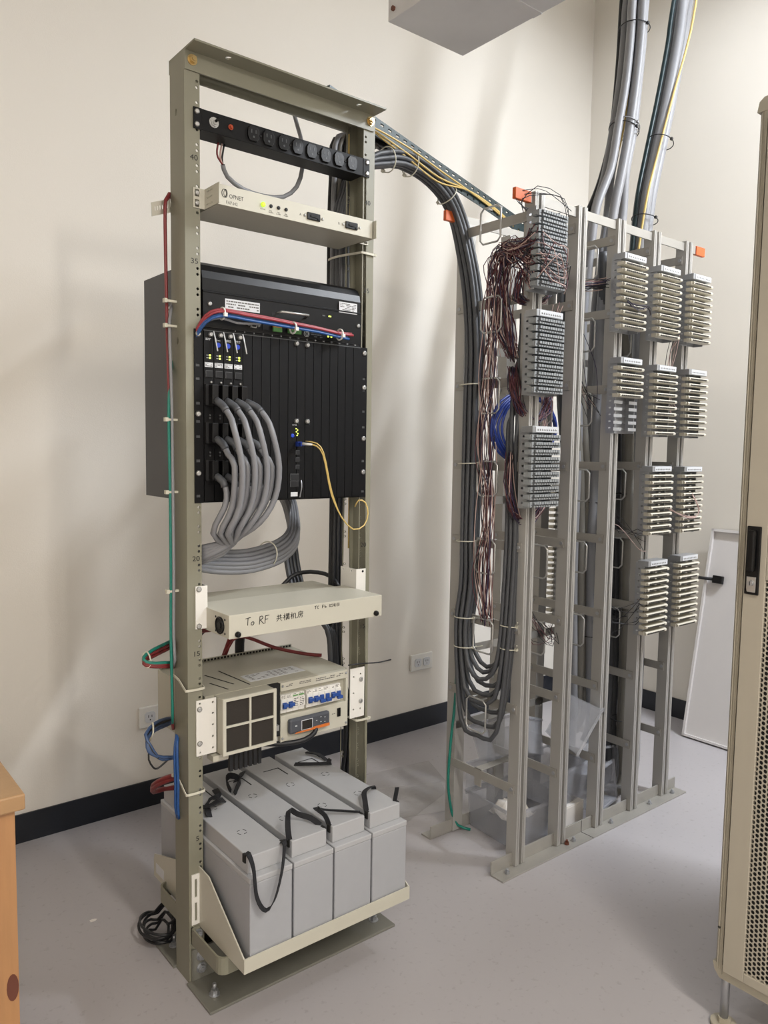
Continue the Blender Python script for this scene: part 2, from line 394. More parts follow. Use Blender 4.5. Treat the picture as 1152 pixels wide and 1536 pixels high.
obj('pilot_lamp', MB().cyl((-.153, -.004, 1.995), (-.153, -.0065, 1.995), .006, 12).cyl((-.153, -.0065, 1.995), (-.153, -.010, 1.995), .004, 10, .0025), 'ledr', t)
for x in (-.096, -.056, -.015, .024, .064, .105, .145, .186):
    z = 1.995
    pts = [(x-.0145, z-.008), (x-.009, z-.0165), (x+.009, z-.0165), (x+.0145, z-.008), (x+.0145, z+.008), (x+.009, z+.0165), (x-.009, z+.0165), (x-.0145, z+.008)]
    s = obj('socket', MB().prism(pts, 'y', -.0085, -.004), 'blackg', t, bevel=.001)
    q = MB()
    for a in (-.0055, .0055): q.box(x+a-.001, x+a+.001, -.0089, -.0084, z+.0005, z+.0085)
    q.cyl((x, -.0089, z-.0075), (x, -.0084, z-.0075), .0026, 8)
    obj('slot', q, 'line', s)
for x in (-.076, .0045, .0845, .1655): obj('centre_screw', MB().dome((x, -.004, 1.995), -AY, .003, .0015, 8), 'blackm', t)

# --------------------------- fuse alarm panel
t = thing('fuse_panel', 'slim cream fuse alarm panel lettered FAP-H2 below the power strip', 'fuse panel', (0, 0, 1.803))
obj('housing', MB().box(-.212, .21, -.0585, .085, 1.8035, 1.8455), 'creamd', t)
obj('front_panel', MB().box(-.213, .211, -.0605, -.0585, 1.803, 1.846), 'cream', t, bevel=.0006)
for s in (-1, 1):
    a, b = sorted((s*.2145, s*.243))
    hs = [rect(s*.2345-.005, s*.2345+.005, z-.003, z+.003) for z in (1.8085, 1.8185, 1.8305, 1.8405)]
    e = link('rack_ear', plate(rect(a, b, 1.803, 1.846), hs, .002, XZ(-.0015)), 'cream', t)
    wx = s*.2155
    link('ear_wing', plate(rect(0, .072, 1.803, 1.846), [circ(.014+.008*i, z, .0022) for i in range(4) for z in (1.8105, 1.8245, 1.8385)], .002, YZ(wx)), 'cream', e)
for z in (1.8135, 1.8355): screw((-.2345, -.0025, z), t, .0055)
screw((.2345, -.0025, 1.8135), t, .0055)
F = XZ(-.0607)
text('OPNET', .0125, at(F, -.1865, 1.8205), 'ink', t, sx=.88); text('FAP-H2', .010, at(F, -.194, 1.8072), 'inkg', t, sx=.9)
for dx, rx, w_ in ((-.0012, .0055, .0009), (.0022, .0042, .0007)):
    m = MB(); m.tube([(-.197+dx+rx*math.cos(a), -.0607, 1.8285+.0085*math.sin(a)) for a in [i*math.pi/8 for i in range(16)]], w_, 4, True, True)
    obj('emblem', m, 'ink', t)
obj('power_lamp', MB().dome((-.102, -.0605, 1.8235), -AY, .0055, .005, 12), 'ledg', t, label='lit green power lamp')
for x in (-.0815, -.0615, -.0415): obj('alarm_lamp', MB().cyl((x, -.0605, 1.824), (x, -.0625, 1.824), .0042, 10).cyl((x, -.0625, 1.824), (x, -.064, 1.824), .0025, 8), 'ink', t)
for x, s in ((-.102, 'POWER'), (-.0815, 'FUSE\nALARM'), (-.0615, 'MAJ\nALARM'), (-.0415, 'MIN\nALARM')): text(s, .0036, at(F, x, 1.8125), 'inkg', t, align='CENTER')
for x, s in ((-.002, 'A'), (.108, 'B')): text(s, .008, at(F, x, 1.819), 'inkg', t, align='CENTER')
for x in (.034, .145):
    k = obj('fuse_holder', MB().box(x-.018, x+.018, -.0645, -.0605, 1.814, 1.8305), 'blackg', t, bevel=.0012)
    obj('fuse_slot', MB().box(x-.010, x+.008, -.066, -.0645, 1.820, 1.825).box(x+.010, x+.014, -.066, -.0645, 1.8165, 1.8195), 'blackm', k)
    for d in (-.024, .026): obj('screw', MB().dome((x+d, -.0605, 1.822), -AY, .0032, .003, 10), 'steel', t)

# --------------------------- black chassis
ch = thing('equipment_chassis', 'large black card chassis filling the middle of the rack', 'network chassis', (0, 0, 1.149))
obj('body', MB().box(-.222, .222, -.002, .33, 1.1492, 1.545), ['black'], ch)
obj('side_panel', MB().box(-.2235, -.222, .078, .332, 1.148, 1.698), 'charcoal', ch)
prof = [(-.003, 1.546), (-.003, 1.627), (0, 1.629), (0, 1.655), (.004, 1.672), (.013, 1.686), (.026, 1.694), (.04, 1.697), (.33, 1.698), (.33, 1.546)]
obj('top_cover', MB().prism(prof, 'x', -.2215, .2215), 'blackg', ch)
obj('cover_lip', MB().box(-.2215, .2215, -.0045, -.003, 1.624, 1.6275), 'black', ch)
for s in (-1, 1):
    a, b = sorted((s*.222, s*.2435))
    sl = [[(s*.2345+du, z+dv) for du, dv in ((-.005, -.003), (.005, -.003), (.005, .003), (-.005, .003))] for z in (1.46, 1.43, 1.375, 1.334, 1.30, 1.245, 1.165)]
    e = link('rack_ear', plate(rect(a, b, 1.149, 1.54), sl, .002, XZ(-.0025)), 'black', ch)
    obj('ear_slot_back', MB().box(a+.004, b-.004, -.0015, -.0005, 1.155, 1.47), 'line', e)
for x, zs in ((-.234, (1.529, 1.351, 1.217)), (.234, (1.526, 1.437, 1.304, 1.216))):
    for z in zs: screw((x, -.0035, z), ch, .0068)
divs = [-.2215+.02462*i for i in range(19)]
cards = []
for i in range(18):
    c = obj('card_panel', MB().box(divs[i]+.0007, divs[i+1]-.0007, -.006, -.002, 1.153, 1.5375), 'black', ch)
    cards.append(c)
obj('card_gap', MB().box(-.2215, .2215, -.0045, -.002, 1.5378, 1.5398), 'line', ch)
for i in range(18):
    if i >= 3: text(str(i+1), .0055, at(XZ(-.0032), (divs[i]+divs[i+1])/2-.006, 1.5425), 'whiteink', ch, align='CENTER')
YF = -.006
conn_pts = []
for i in range(4):
    c = cards[i]; x = divs[i]+.0123
    obj('thumb_screw', MB().dome((x+.004, YF, 1.530), -AY, .0058, .006, 12), 'steel', c)
    m = MB(); m.ribbon([(x+.0105, YF-.002, 1.538), (x+.0125, YF-.007, 1.52), (x+.0165, YF-.010, 1.493)], (1, 0, .2), .0026, .003); obj('ejector_lever', m, 'steel', c)
    m = MB(); microprint(m, x-.008, x+.006, 1.5165, 1.5225, YF, 2); obj('print', m, 'whiteink', c)
    if i: obj('blue_dot', MB().cyl((x-.001, YF, 1.508), (x-.001, YF-.0006, 1.508), .0058, 12), 'bluedot', c)
    for z in (1.4835, 1.4775):
        obj('status_lamp', MB().box(x+.0005, x+.0045, YF-.001, YF, z-.0018, z+.0018), 'ledy', c)
        obj('lamp_print', MB().box(x-.006, x-.001, YF-.0003, YF, z-.0006, z+.0006), 'whiteink', c)
    lb = obj('sticker', MB().box(x-.0102, x+.0098, YF-.0006, YF, 1.457, 1.4675), 'label', c)
    m = MB(); microprint(m, x-.009, x+.008, 1.458, 1.467, YF-.0007, 3); obj('print', m, 'inkg', lb)
    p = MB().box(x-.0085, x+.0085, YF-.002, YF, 1.4345, 1.4495); pp = obj('port', p, 'line', c)
    obj('port_face', MB().box(x-.0072, x+.0085, YF-.0026, YF-.0018, 1.4345, 1.4482), 'blackm', pp)
    obj('button', MB().dome((x+.005, YF, 1.4235), -AY, .0028, .003, 8), 'steel', c)
    for r, zc in enumerate((1.407, 1.321, 1.236)):
        k = obj('cable_socket', MB().box(x-.0105, x+.0105, YF-.006, YF, zc-.036, zc+.011), 'blackm', c)
        for dz in (.021, .028) if r else (): obj('screw_head', MB().dome((x+.002, YF-.0001, zc+dz), -AY, .0024, .002, 8), 'line', c)
        conn_pts.append((i, r, x, zc))
def dot(x, z, r, m, par, nm='screw', h=.003): return obj(nm, MB().dome((x, YF, z), -AY, r, h, 12), m, par)
c10 = cards[9]; c11 = cards[10]
for x, z in ((.0235, 1.531), (.0545, 1.530), (.0235, 1.343), (.0555, 1.343)): dot(x, z, .0062, 'steel', c10 if x < .03 else c11, 'thumb_screw', .006)
for x in (.0300, .0620): obj('lever_mark', MB().box(x-.0008, x+.0008, YF-.0012, YF, 1.336, 1.350), 'line', c10 if x < .04 else c11)
text('CPU6', .0055, at(XZ(YF-.0002), .019, 1.3315), 'whiteink', c10, align='CENTER')
for x, z in ((.024, 1.3245), (.0275, 1.321), (.0245, 1.317), (.0285, 1.3125), (.0265, 1.308)): obj('status_lamp', MB().box(x-.0015, x+.0015, YF-.001, YF, z-.0012, z+.0012), 'ledy', c10)
dot(.0135, 1.307, .0052, 'bluedot', c10, 'blue_dot', .0007)
obj('fibre_socket', MB().box(.0225, .0345, YF-.010, YF, 1.281, 1.2925), 'coil', c10)
for z in (1.266, 1.248, 1.230): obj('optical_port', MB().box(.0225, .0335, YF-.0015, YF, z-.0055, z+.0055), 'line', c10); obj('port_face', MB().box(.0238, .0338, YF-.0022, YF-.0014, z-.0052, z+.0044), 'blackm', c10)
for z in (1.2055, 1.1885): obj('jack', MB().box(.007, .032, YF-.0015, YF, z-.008, z+.008), 'line', c10); obj('jack_face', MB().box(.0085, .0315, YF-.0022, YF-.0014, z-.0075, z+.0068), 'blackm', c10)
obj('sticker', MB().box(.009, .029, YF-.0006, YF, 1.1575, 1.168), 'label', c10)
m = MB(); m.ribbon([(.0375, YF-.003, 1.197), (.0365, YF-.007, 1.18), (.0335, YF-.003, 1.155)], (1, 0, .1), .002, .002); obj('ejector_lever', m, 'zinc', c10)
# upper control strip
YT = -.003
for x0, x1, z0, z1, rows in ((-.167, -.077, 1.5925, 1.6155, 3), (.152, .2085, 1.622, 1.649, 6)):
    lb = obj('sticker', MB().box(x0, x1, YT-.0006, YT, z0, z1), 'label', ch)
    m = MB(); microprint(m, x0+.003, x1-.003, z0+.002, z1-.002, YT-.0007, rows); obj('print', m, 'inkg', lb)
m = MB(); m.tube([(-.03, YT, 1.598), (-.026, YT-.016, 1.6005), (.05, YT-.016, 1.6005), (.054, YT, 1.598)], .0028, 8, False, True); obj('pull_handle', m, 'steel', ch)
obj('handle_recess', MB().box(-.045, .045, YT-.0005, YT, 1.585, 1.5985), 'blackm', ch)
db = obj('serial_port', MB().prism([(-.104, 1.567), (-.086, 1.567), (-.0885, 1.5565), (-.1015, 1.5565)], 'y', YT-.006, YT), 'steel', ch)
obj('port_face', MB().prism([(-.1015, 1.565), (-.0885, 1.565), (-.0905, 1.5585), (-.0995, 1.5585)], 'y', YT-.0066, YT-.0058), 'blackm', db)
for x in (-.108, -.082): dot(x, 1.562, .0025, 'steel', ch, 'post_screw', .006)
obj('jack', MB().box(-.07, -.052, YT-.001, YT, 1.5555, 1.569), 'blackm', ch)
for x0, x1 in ((-.042, -.019), (0, .036)):
    g = obj('terminal_socket', MB().box(x0, x1, YT-.006, YT, 1.554, 1.563), 'gterm', ch); obj('terminal_band', MB().box(x0, x1, YT-.005, YT, 1.5632, 1.5705), 'oterm', g)
for dx, rx in ((0, .006), (.004, .0048)):
    m = MB(); m.tube([(.053+dx+rx*math.cos(a), YT-.0002, 1.558+.0065*math.sin(a)) for a in [i*math.pi/8 for i in range(16)]], .0007, 4, True, True); obj('emblem', m, 'whiteink', ch)
m = MB(); microprint(m, .068, .104, 1.551, 1.566, YT, 3); obj('print', m, 'line', ch)
for x in (.119, .1285): obj('status_lamp', MB().dome((x, YT, 1.558), -AY, .0025, .002, 8), 'ledy', ch)
for x in (.105, .1235): obj('status_lamp', MB().box(x-.004, x+.004, YT-.0008, YT, 1.6065, 1.6095), 'ledy' if x > .11 else 'line', ch)
screw((-.205, YT, 1.5985), ch, .0055); screw((.213, YT, 1.594), ch, .0055)
lb = obj('sticker', MB().box(-.2242, -.2235, .12, .195, 1.592, 1.613), 'label', ch)
m = MB()
for q in range(5): m.box(-.2244, -.2242, .13+.011*q, .138+.011*q, 1.604, 1.607).box(-.2244, -.2242, .14+.01*q, .147+.01*q, 1.597, 1.600)
obj('print', m, 'inkg', lb)

# --------------------------- white shelf box
t = thing('patch_box', 'cream flat metal box with handwritten TO RF lettering, mounted mid-rack', 'patch box', (0, .03, .853))
obj('housing', MB().box(-.216, .214, -.113, .055, .853, .9035), 'cream', t)
obj('rear_cover', MB().box(-.214, .205, .055, .19, .853, .900), 'creamd', t)
obj('front_panel', MB().box(-.217, .215, -.1155, -.113, .8525, .9065), 'cream', t, bevel=.001)
obj('top_cover', MB().box(-.2165, .2145, -.113, .053, .9035, .906), 'cream', t, bevel=.0006)
gm = obj('fan_grommet', MB().cyl((-.216, -.0725, .877), (-.2185, -.0725, .877), .0195, 20), 'blackm', t)
obj('grommet_hub', MB().cyl((-.2185, -.0725, .877), (-.220, -.0725, .877), .008, 12).tube([(-.2185, -.0725+.0185*math.cos(a), .877+.0185*math.sin(a)) for a in [i*math.pi/10 for i in range(20)]], .002, 6, True, True), 'blackg', gm)
for y in (-.095, -.05):
    for z in (.861, .893): obj('rivet', MB().cyl((-.216, y, z), (-.217, y, z), .0025, 8), 'ink', t)
for x in (-.196, .195): obj('thumb_screw', MB().dome((x, -.1155, .8615), -AY, .0068, .009, 12), 'blackg', t)
e = obj('rack_ear', MB().box(-.243, -.2135, -.003, -.0005, .857, .957), 'white', t); screw((-.235, -.003, .95), t, .0065); screw((-.235, -.003, .8635), t, .0065)
obj('ear_wing', MB().box(-.2155, -.2135, -.0005, .065, .857, .957), 'white', e)
e = obj('rack_ear', MB().box(.2165, .248, -.003, -.0005, .857, .957), 'white', t)
link('ear_wing', plate(rect(-.068, 0, .857, .957), [circ(-.058, .95, .003), circ(-.02, .95, .003)], .002, YZ(.2175)), 'white', e)
for z in (.95,): obj('screw_hole', MB().cyl((.238, -.003, z), (.238, -.0033, z), .0035, 8), 'ink', t)
HW = XZ(-.1159)
def strokes(u, v, sc, ss, wid, nm='handwriting'):
    m = MB()
    for st in ss: m.tube([(u+p[0]*sc, -.1158, v+p[1]*sc) for p in st], wid*1.45, 4, False, len(st) < 3, .002)
    return obj(nm, m, 'ink', t)
R3 = lambda *a: list(a)
strokes(-.176, .878, .0175, [[(0, .92), (.5, 1), (.75, 1.02)], [(.36, .97), (.33, .5), (.3, .02)], [(1.0, .42), (.83, .3), (.85, .06), (1.05, 0), (1.22, .18), (1.18, .38), (1.0, .42)]], .00062)
strokes(-.141, .877, .0185, [[(.08, .95), (.06, .5), (0, 0)], [(.05, .95), (.4, 1.0), (.5, .75), (.1, .5)], [(.2, .5), (.4, .25), (.68, 0)], [(.86, .95), (.83, .5), (.8, .02)], [(.84, .97), (1.1, .98), (1.4, 1.0)], [(.84, .52), (1.0, .53), (1.22, .55)]], .00062)
GL = {  # 共 構 机 房
 0: [[(.1, .72), (.85, .76)], [(.3, .95), (.3, .42)], [(.65, .97), (.63, .42)], [(0, .4), (.98, .44)], [(.33, .3), (.2, .12), (.05, .02)], [(.62, .3), (.8, .14), (.92, .02)]],
 1: [[(0, .68), (.36, .72)], [(.2, 1), (.19, 0)], [(.18, .62), (.02, .3)], [(.22, .55), (.36, .4)], [(.42, .86), (1, .9)], [(.56, 1), (.55, .66)], [(.82, 1), (.81, .66)], [(.45, .74), (.98, .77)], [(.4, .62), (1, .65)], [(.7, .64), (.69, .2)], [(.5, .48), (.48, 0)], [(.5, .48), (.92, .5), (.9, .02)], [(.5, .34), (.9, .36)], [(.38, .2), (1, .22)]],
 2: [[(0, .66), (.42, .7)], [(.22, .98), (.21, 0)], [(.2, .6), (.02, .26)], [(.24, .52), (.4, .36)], [(.52, .74), (.5, .3), (.42, .06)], [(.52, .76), (.82, .78), (.8, .2), (.86, .06), (1.02, .1)]],
 3: [[(.42, 1), (.55, .92)], [(.15, .84), (.85, .87), (.82, .66)], [(.16, .68), (.84, .69)], [(.16, .84), (.14, .4), (0, .02)], [(.5, .64), (.54, .56)], [(.26, .5), (.92, .53)], [(.5, .5), (.4, .2), (.24, .02)], [(.46, .34), (.78, .35), (.74, .04), (.62, .08)]]}
for k in range(4): strokes(-.0965+.0193*k, .8775+.0004*k, .0165, GL[k], .00048)
strokes(.009, .894, .0075, [[(0, .9), (.8, 1)], [(.45, .95), (.4, 0)], [(1.7, .85), (1.2, .8), (1.1, .2), (1.6, .1)],
   [(3, 1), (3.0, 0)], [(3, 1), (3.7, .95)], [(3, .55), (3.5, .55)], [(4.1, .9), (3.9, .3), (4.3, 0), (4.6, .3), (4.0, .45)],
   [(5.8, 1), (5.8, 0)], [(6.1, .8), (6.6, .9), (6.1, .1), (6.7, .1)], [(6.9, .9), (7.4, .8), (7.0, .5), (7.4, .3), (6.9, .05)], [(7.7, .9), (7.7, 0)], [(7.7, .9), (8.2, .75), (7.75, .45), (8.3, 0)],
   [(8.9, 1.1), (8.65, .5), (8.9, -.1)], [(9.15, .9), (9.15, .1)], [(9.4, 1.1), (9.65, .5), (9.4, -.1)]], .00045)

# --------------------------- power system
t = thing('rectifier_shelf', 'cream power rectifier unit with blue breakers and fan filter above the batteries', 'power unit', (0, .14, .545))
obj('housing', MB().box(-.214, .199, .012, .29, .549, .689), 'creamd', t)
obj('rear_vent', MB().box(-.21, .195, .284, .291, .6892, .697), 'creamd', t)
m = MB()
for q in range(40): m.box(-.205+.01*q, -.199+.01*q, .2825, .2838, .6905, .696)
obj('vent_slots', m, 'slot', t)
lb = obj('sticker', MB().prism([(-.071, .05), (.096, .055), (.09, .113), (-.069, .108)], 'z', .689, .6896), 'label', t)
m = MB()
for q in range(9):
    for p in range(5):
        if random.random() < .75: m.box(-.06+.016*q, -.05+.016*q, .062+.009*p, .065+.009*p, .6896, .6898)
obj('print', m, 'inkg', lb)
for a in ((-.094, .185, -.084, .034), (-.14, .17, -.115, .06), (-.16, .10, -.145, .03)): obj('top_slot', MB().prism([(a[0], a[1]), (a[0]+.004, a[1]), (a[2]+.004, a[3]), (a[2], a[3])], 'z', .689, .6894), 'slot', t)
# left fan module
f = obj('fan_module', MB().box(-.190, -.048, -.03, .012, .553, .688), 'creamd', t)
obj('fan_frame', MB().box(-.191, -.183, -.036, -.03, .553, .69).box(-.055, -.047, -.036, -.03, .553, .69).box(-.183, -.055, -.036, -.03, .553, .5605).box(-.183, -.055, -.036, -.03, .6825, .69).box(-.1215, -.1165, -.036, -.03, .5605, .6825).box(-.183, -.1215, -.036, -.03, .619, .624).box(-.1165, -.055, -.036, -.03, .619, .624), 'cream', f)
for x0, x1 in ((-.183, -.1215), (-.1165, -.055)):
    for z0, z1 in ((.5605, .619), (.624, .6825)): obj('filter_pad', MB().box(x0, x1, -.0325, -.0300, z0, z1), 'filt', f)
obj('module_gap', MB().box(-.047, -.016, -.0005, .0125, .553, .688), 'blackm', t)
for z in (.671, .664): obj('status_lamp', MB().cyl((-.036, -.0005, z), (-.036, -.004, z), .0028, 8), 'ledy', t)
obj('latch', MB().box(-.04, -.025, -.012, -.0005, .572, .586), 'steel', t)
# right panel: header, recess with breakers, lower panel
obj('header_panel', MB().box(-.0155, .193, -.003, .012, .667, .689), 'cream', t, bevel=.001)
obj('breaker_recess', MB().box(-.0155, .193, .009, .012, .604, .667), 'creamd', t)
obj('recess_side', MB().box(.186, .193, -.003, .012, .604, .667), 'cream', t)
obj('lower_panel', MB().box(-.0155, .193, -.003, .012, .536, .604), 'cream', t, bevel=.001)
m = MB(); microprint(m, .0, .02, .676, .684, -.003, 2); microprint(m, .04, .075, .676, .684, -.003, 2); microprint(m, .09, .15, .674, .684, -.003, 2); microprint(m, .155, .18, .675, .684, -.003, 2); obj('print', m, 'inkg', t)
for x, z in ((-.010, .680), (.186, .681), (-.010, .545), (.187, .545)): screw((x, -.003, z), t, .003, 'zinc')
bk = [(-.0145+.0177*i, 0 if i < 2 else 2) for i in range(4)]+[(.0625+.0179*i, v) for i, v in enumerate((0, 0, 1, 1, 0, 1))]
for x, kind in bk:
    b = obj('breaker', MB().box(x, x+.0172, -.001, .009, .610, .656).box(x, x+.0172, -.005, -.001, .620, .646), 'white', t, bevel=.0004)
    m = MB(); microprint(m, x+.002, x+.014, .6465, .655, -.001, 3); obj('print', m, 'inkg', b)
    if kind == 2:
        m = MB(); microprint(m, x+.002, x+.0145, .622, .645, -.005, 5); obj('print', m, 'inkg', b); obj('band', MB().box(x+.001, x+.0165, -.0013, -.001, .6475, .651), 'gterm', b)
    else:
        dz = 0 if kind == 0 else -.009
        obj('toggle', MB().box(x+.003, x+.0142, -.009, -.005, .622+dz*.3, .638).box(x+.001, x+.0165, -.016, -.009, .628+dz, .636+dz), 'cblue', b, bevel=.0006)
ct = obj('controller', MB().box(.003, .126, -.018, -.003, .5545, .594), 'ctrl', t, bevel=.006)
obj('controller_stripe', MB().prism([(.018, .5555), (.124, .5555), (.124, .5635), (.075, .5625), (.06, .560), (.02, .5585)], 'y', -.0187, -.018), 'ctrlo', ct)
obj('screen_bezel', MB().box(.037, .0705, -.0187, -.018, .5605, .5865), 'label', ct); obj('screen', MB().box(.0385, .069, -.0192, -.0187, .562, .585), 'lcd', ct)
for x, z in ((.083, .577), (.0965, .584), (.0965, .571), (.109, .581), (.109, .569)):
    b = MB(); b.tube([(x+.006*math.cos(a), -.0182, z+.005*math.sin(a)) for a in [i*math.pi/8 for i in range(16)]], .0004, 4, True, True); obj('key_ring', b, 'line', ct)
    obj('key_mark', MB().box(x-.002, x+.002, -.0187, -.018, z-.0008, z+.0008), 'whiteink', ct)
obj('key_mark', MB().box(.018, .024, -.0187, -.018, .5745, .577), 'whiteink', ct)
obj('rocker_switch', MB().box(.158, .1685, -.006, -.003, .567, .59), 'blackg', t, bevel=.001)
m = MB(); microprint(m, .142, .153, .571, .579, -.003, 2); obj('print', m, 'inkg', t)
e = link('rack_ear', plate(rect(-.243, -.1925, .555, .688), [circ(-.201, z, .0026) for z in (.678, .652, .624, .596, .568)]+[circ(-.234, z, .0026) for z in (.680, .563)], .003, XZ(-.002)), 'white', t)
for z in (.667, .627, .585): 
    if z != .627: screw((-.235, -.0035, z), t, .0065)
e = link('rack_ear', plate(rect(.2005, .248, .552, .688), [circ(.212, z, .0026) for z in (.665, .62, .575)]+[circ(.235, z, .0026) for z in (.67, .574)], .003, XZ(-.002)), 'white', t)
for z in (.655, .595): screw((.236, -.0035, z), t, .0065)
m = MB(); m.tube([(.085, -.012, .556), (.075, -.02, .546), (.045, -.02, .535), (0, -.005, .531), (-.06, .03, .533)], .0065, 8); obj('controller_cable', m, 'cblack', t)
obj('bottom_duct', MB().box(-.205, -.165, -.012, .02, .535, .5485), 'cream', t)
m = MB()
for q in range(7): m.box(-.16+.013*q, -.152+.013*q, -.01, .0, .5, .549)
obj('terminal_leads', m, 'cblack', t)

# --------------------------- battery tray and batteries
t = thing('battery_tray', 'cream steel battery tray with slanted sides near the rack foot', 'tray', (0, .02, .138))
obj('tray_base', MB().box(-.235, .23, -.2195, .268, .1385, .1425), 'cream', t)
obj('front_lip', MB().box(-.2375, .2335, -.2225, -.2195, .1385, .172), 'cream', t)
obj('rear_lip', MB().box(-.2375, .2335, .268, .271, .1385, .19), 'cream', t)
for s in (-1, 1):
    x = -.2375 if s < 0 else .2305
    e = obj('side_plate', MB().prism([(-.2195, .1385), (-.2195, .172), (-.05, .282), (.0, .285), (.268, .20), (.268, .1385)], 'x', x, x+.003), 'cream', t)
    a, b = sorted((s*.2375, s*.257))
    hs = [rect(s*.2465-.003, s*.2465+.003, .155, .20), rect(s*.2465-.003, s*.2465+.003, .213, .258)]
    link('mounting_flange', plate([(a, .146), (b, .146), (b, .27), (a, .27)], hs, .003, XZ(-.0025 if s < 0 else -.0025)), 'white', t)
lb = obj('sticker', MB().box(-.2381, -.2375, .205, .255, .155, .18), 'label', t)
def battery(x):
    t = thing('battery', '', 'battery', (x, 0, .1427), 'grey batteries on the tray')
    hw = .0536
    obj('case', MB().box(-hw, hw, -.2165, .264, 0, .190), 'bat', t, True, .0025)
    obj('rim', MB().box(-hw-.0006, hw+.0006, -.2172, .2647, .190, .203), 'batl', t, True, .002)
    lid = obj('lid', MB().box(-hw+.006, hw-.006, -.1965, .258, .203, .243), 'batl', t, True, .002)
    for y in (-.09, .06):
        m = MB()
        for a in range(4): m.tube([(-.005+.011*math.cos(q), y+.011*math.sin(q), .2432) for q in [a*1.571+k*.3 for k in range(4)]], .0007, 4, False, True)
        obj('vent_mark', m, 'slot', lid, True)
    obj('cover_slot', MB().box(-.022, .026, .17, .1735, .2428, .2434).box(.0225, .026, .12, .1735, .2428, .2434), 'slot', lid, True)
    for s in (-1, 1): obj('strap_hole', MB().box(s*.047-.0035, s*.047+.0035, -.188, -.176, .225, .2436), 'slot', lid, True)
    return t
bl = ['leftmost grey battery, its black strap loop hanging down the front', 'grey battery second from left, strap arched over its front edge', 'grey battery third from left, strap crossing to its neighbour', 'rightmost grey battery, cut strap end standing up at its corner']
bx = (-.1665, -.0540, .0585, .1710)
b0 = battery(bx[0]); bats = [b0]+[dup(b0, (x, 0, .1427)) for x in bx[1:]]
for b, l in zip(bats, bl): b['label'] = l
def strap(par, pts, wv, wid=.013): return obj('strap', MB().ribbon(pts, wv, wid, .0022, .008), 'strap', par)
strap(bats[0], [(-.211, -.176, .382), (-.213, -.195, .392), (-.215, -.222, .372), (-.212, -.232, .31), (-.195, -.238, .278), (-.172, -.237, .29), (-.150, -.232, .345), (-.127, -.205, .392), (-.121, -.18, .384)], (.8, .6, 0))
strap(bats[1], [(-.101, -.185, .384), (-.101, -.178, .405), (-.092, -.163, .428), (-.07, -.135, .428), (-.045, -.13, .408), (-.02, -.15, .398), (-.008, -.172, .386)], (.5, -.3, .4))
strap(bats[2], [(.011, -.18, .386), (.006, -.172, .405), (-.004, -.15, .418), (.012, -.13, .405), (.04, -.135, .395), (.075, -.16, .392), (.104, -.18, .389)], (.3, -.7, .3))
strap(bats[3], [(.124, -.18, .386), (.135, -.16, .4), (.16, -.125, .405), (.205, -.10, .398), (.214, -.095, .386)], (.6, -.6, .2))
strap(bats[3], [(.213, -.182, .386), (.222, -.175, .395), (.235, -.165, .41)], (.3, -.7, .3), .012)
# rear straps lying on the lids
strap(bats[0], [(-.20, .02, .388), (-.185, .06, .395), (-.165, .08, .40), (-.14, .09, .397), (-.125, .14, .392)], (.5, .6, 0), .016)
strap(bats[0], [(-.212, .075, .392), (-.19, .045, .402), (-.16, .05, .405), (-.135, .07, .393)], (.3, .8, 0), .016)
strap(bats[1], [(-.095, .11, .389), (-.09, .145, .405), (-.07, .16, .408), (-.055, .135, .402), (-.08, .105, .398), (-.095, .09, .389)], (0, .2, 1), .016)
strap(bats[1], [(-.06, .15, .392), (-.035, .17, .394), (-.012, .2, .389)], (.4, -.6, .3), .016)
strap(bats[3], [(.13, .16, .389), (.15, .125, .396), (.18, .1, .398), (.212, .10, .393), (.222, .13, .389)], (.4, .6, .2), .012)
strap(bats[3], [(.20, .21, .39), (.215, .17, .394), (.218, .13, .389)], (1, .2, 0), .012)

# ------------------------------------------------------------------ distribution frame
mdf = thing('distribution_frame', 'tall open aluminium wiring frame of five post pairs, right of the rack', 'wiring frame', (1.17, .02, 0))
PX = [.768, .968, 1.170, 1.373, 1.572]
HP = 2.018
half = [(-.021, .0), (-.0145, 0), (-.0145, .006), (-.0125, .006), (-.0125, 0), (-.006, 0), (-.006, .014), (.006, .014), (.006, 0), (.0105, 0), (.0105, .006), (.0125, .006), (.0125, 0), (.021, 0), (.021, .04), (-.021, .04)]
fm = mesh_of(MB().prism(half, 'z', .006, HP), 'post')
rm = mesh_of(MB().prism([(x, -y) for x, y in half], 'z', .006, 1.985), 'post')
for x in PX:
    for me, y in ((fm, -.126), (rm, .19)):
        o = link('post', me, 'alu', mdf); o.location = (x, y, 0)
        for dx in (-.0135, .0115):
            sg = MB(); ys = (y+.0045, y+.0055) if y < 0 else (y-.0055, y-.0045)
            sg.box(x+dx-.001, x+dx+.001, ys[0], ys[1], .02, HP-.02); obj('dark_groove', sg, 'slot', o, local=True); o.children[-1].location = (-x, -y, 0)
for y0, yl, ylab in ((-.160, -.110, 0), (.205, .160, 1)):
    a, b = sorted((y0, yl))
    r = obj('base_rail', MB().box(.655, 1.665, a, b, 0, .005).box(.655, 1.665, yl-.0025, yl+.0025, .005, .045), 'rail', mdf, bevel=.0008)
    for x in (.70, .985, 1.02, 1.225, 1.46, 1.61): obj('anchor_bolt', MB().cyl((x, (y0+yl)/2, .005), (x, (y0+yl)/2, .013), .008, 6).cyl((x, (y0+yl)/2, .013), (x, (y0+yl)/2, .02), .004, 8), 'zinc' if x != .985 else 'knot', r)
obj('rail_joint', MB().box(1.089, 1.091, -.161, -.11, .003, .0055).box(1.089, 1.091, -.1130, -.1120, .005, .0452), 'slot', mdf)
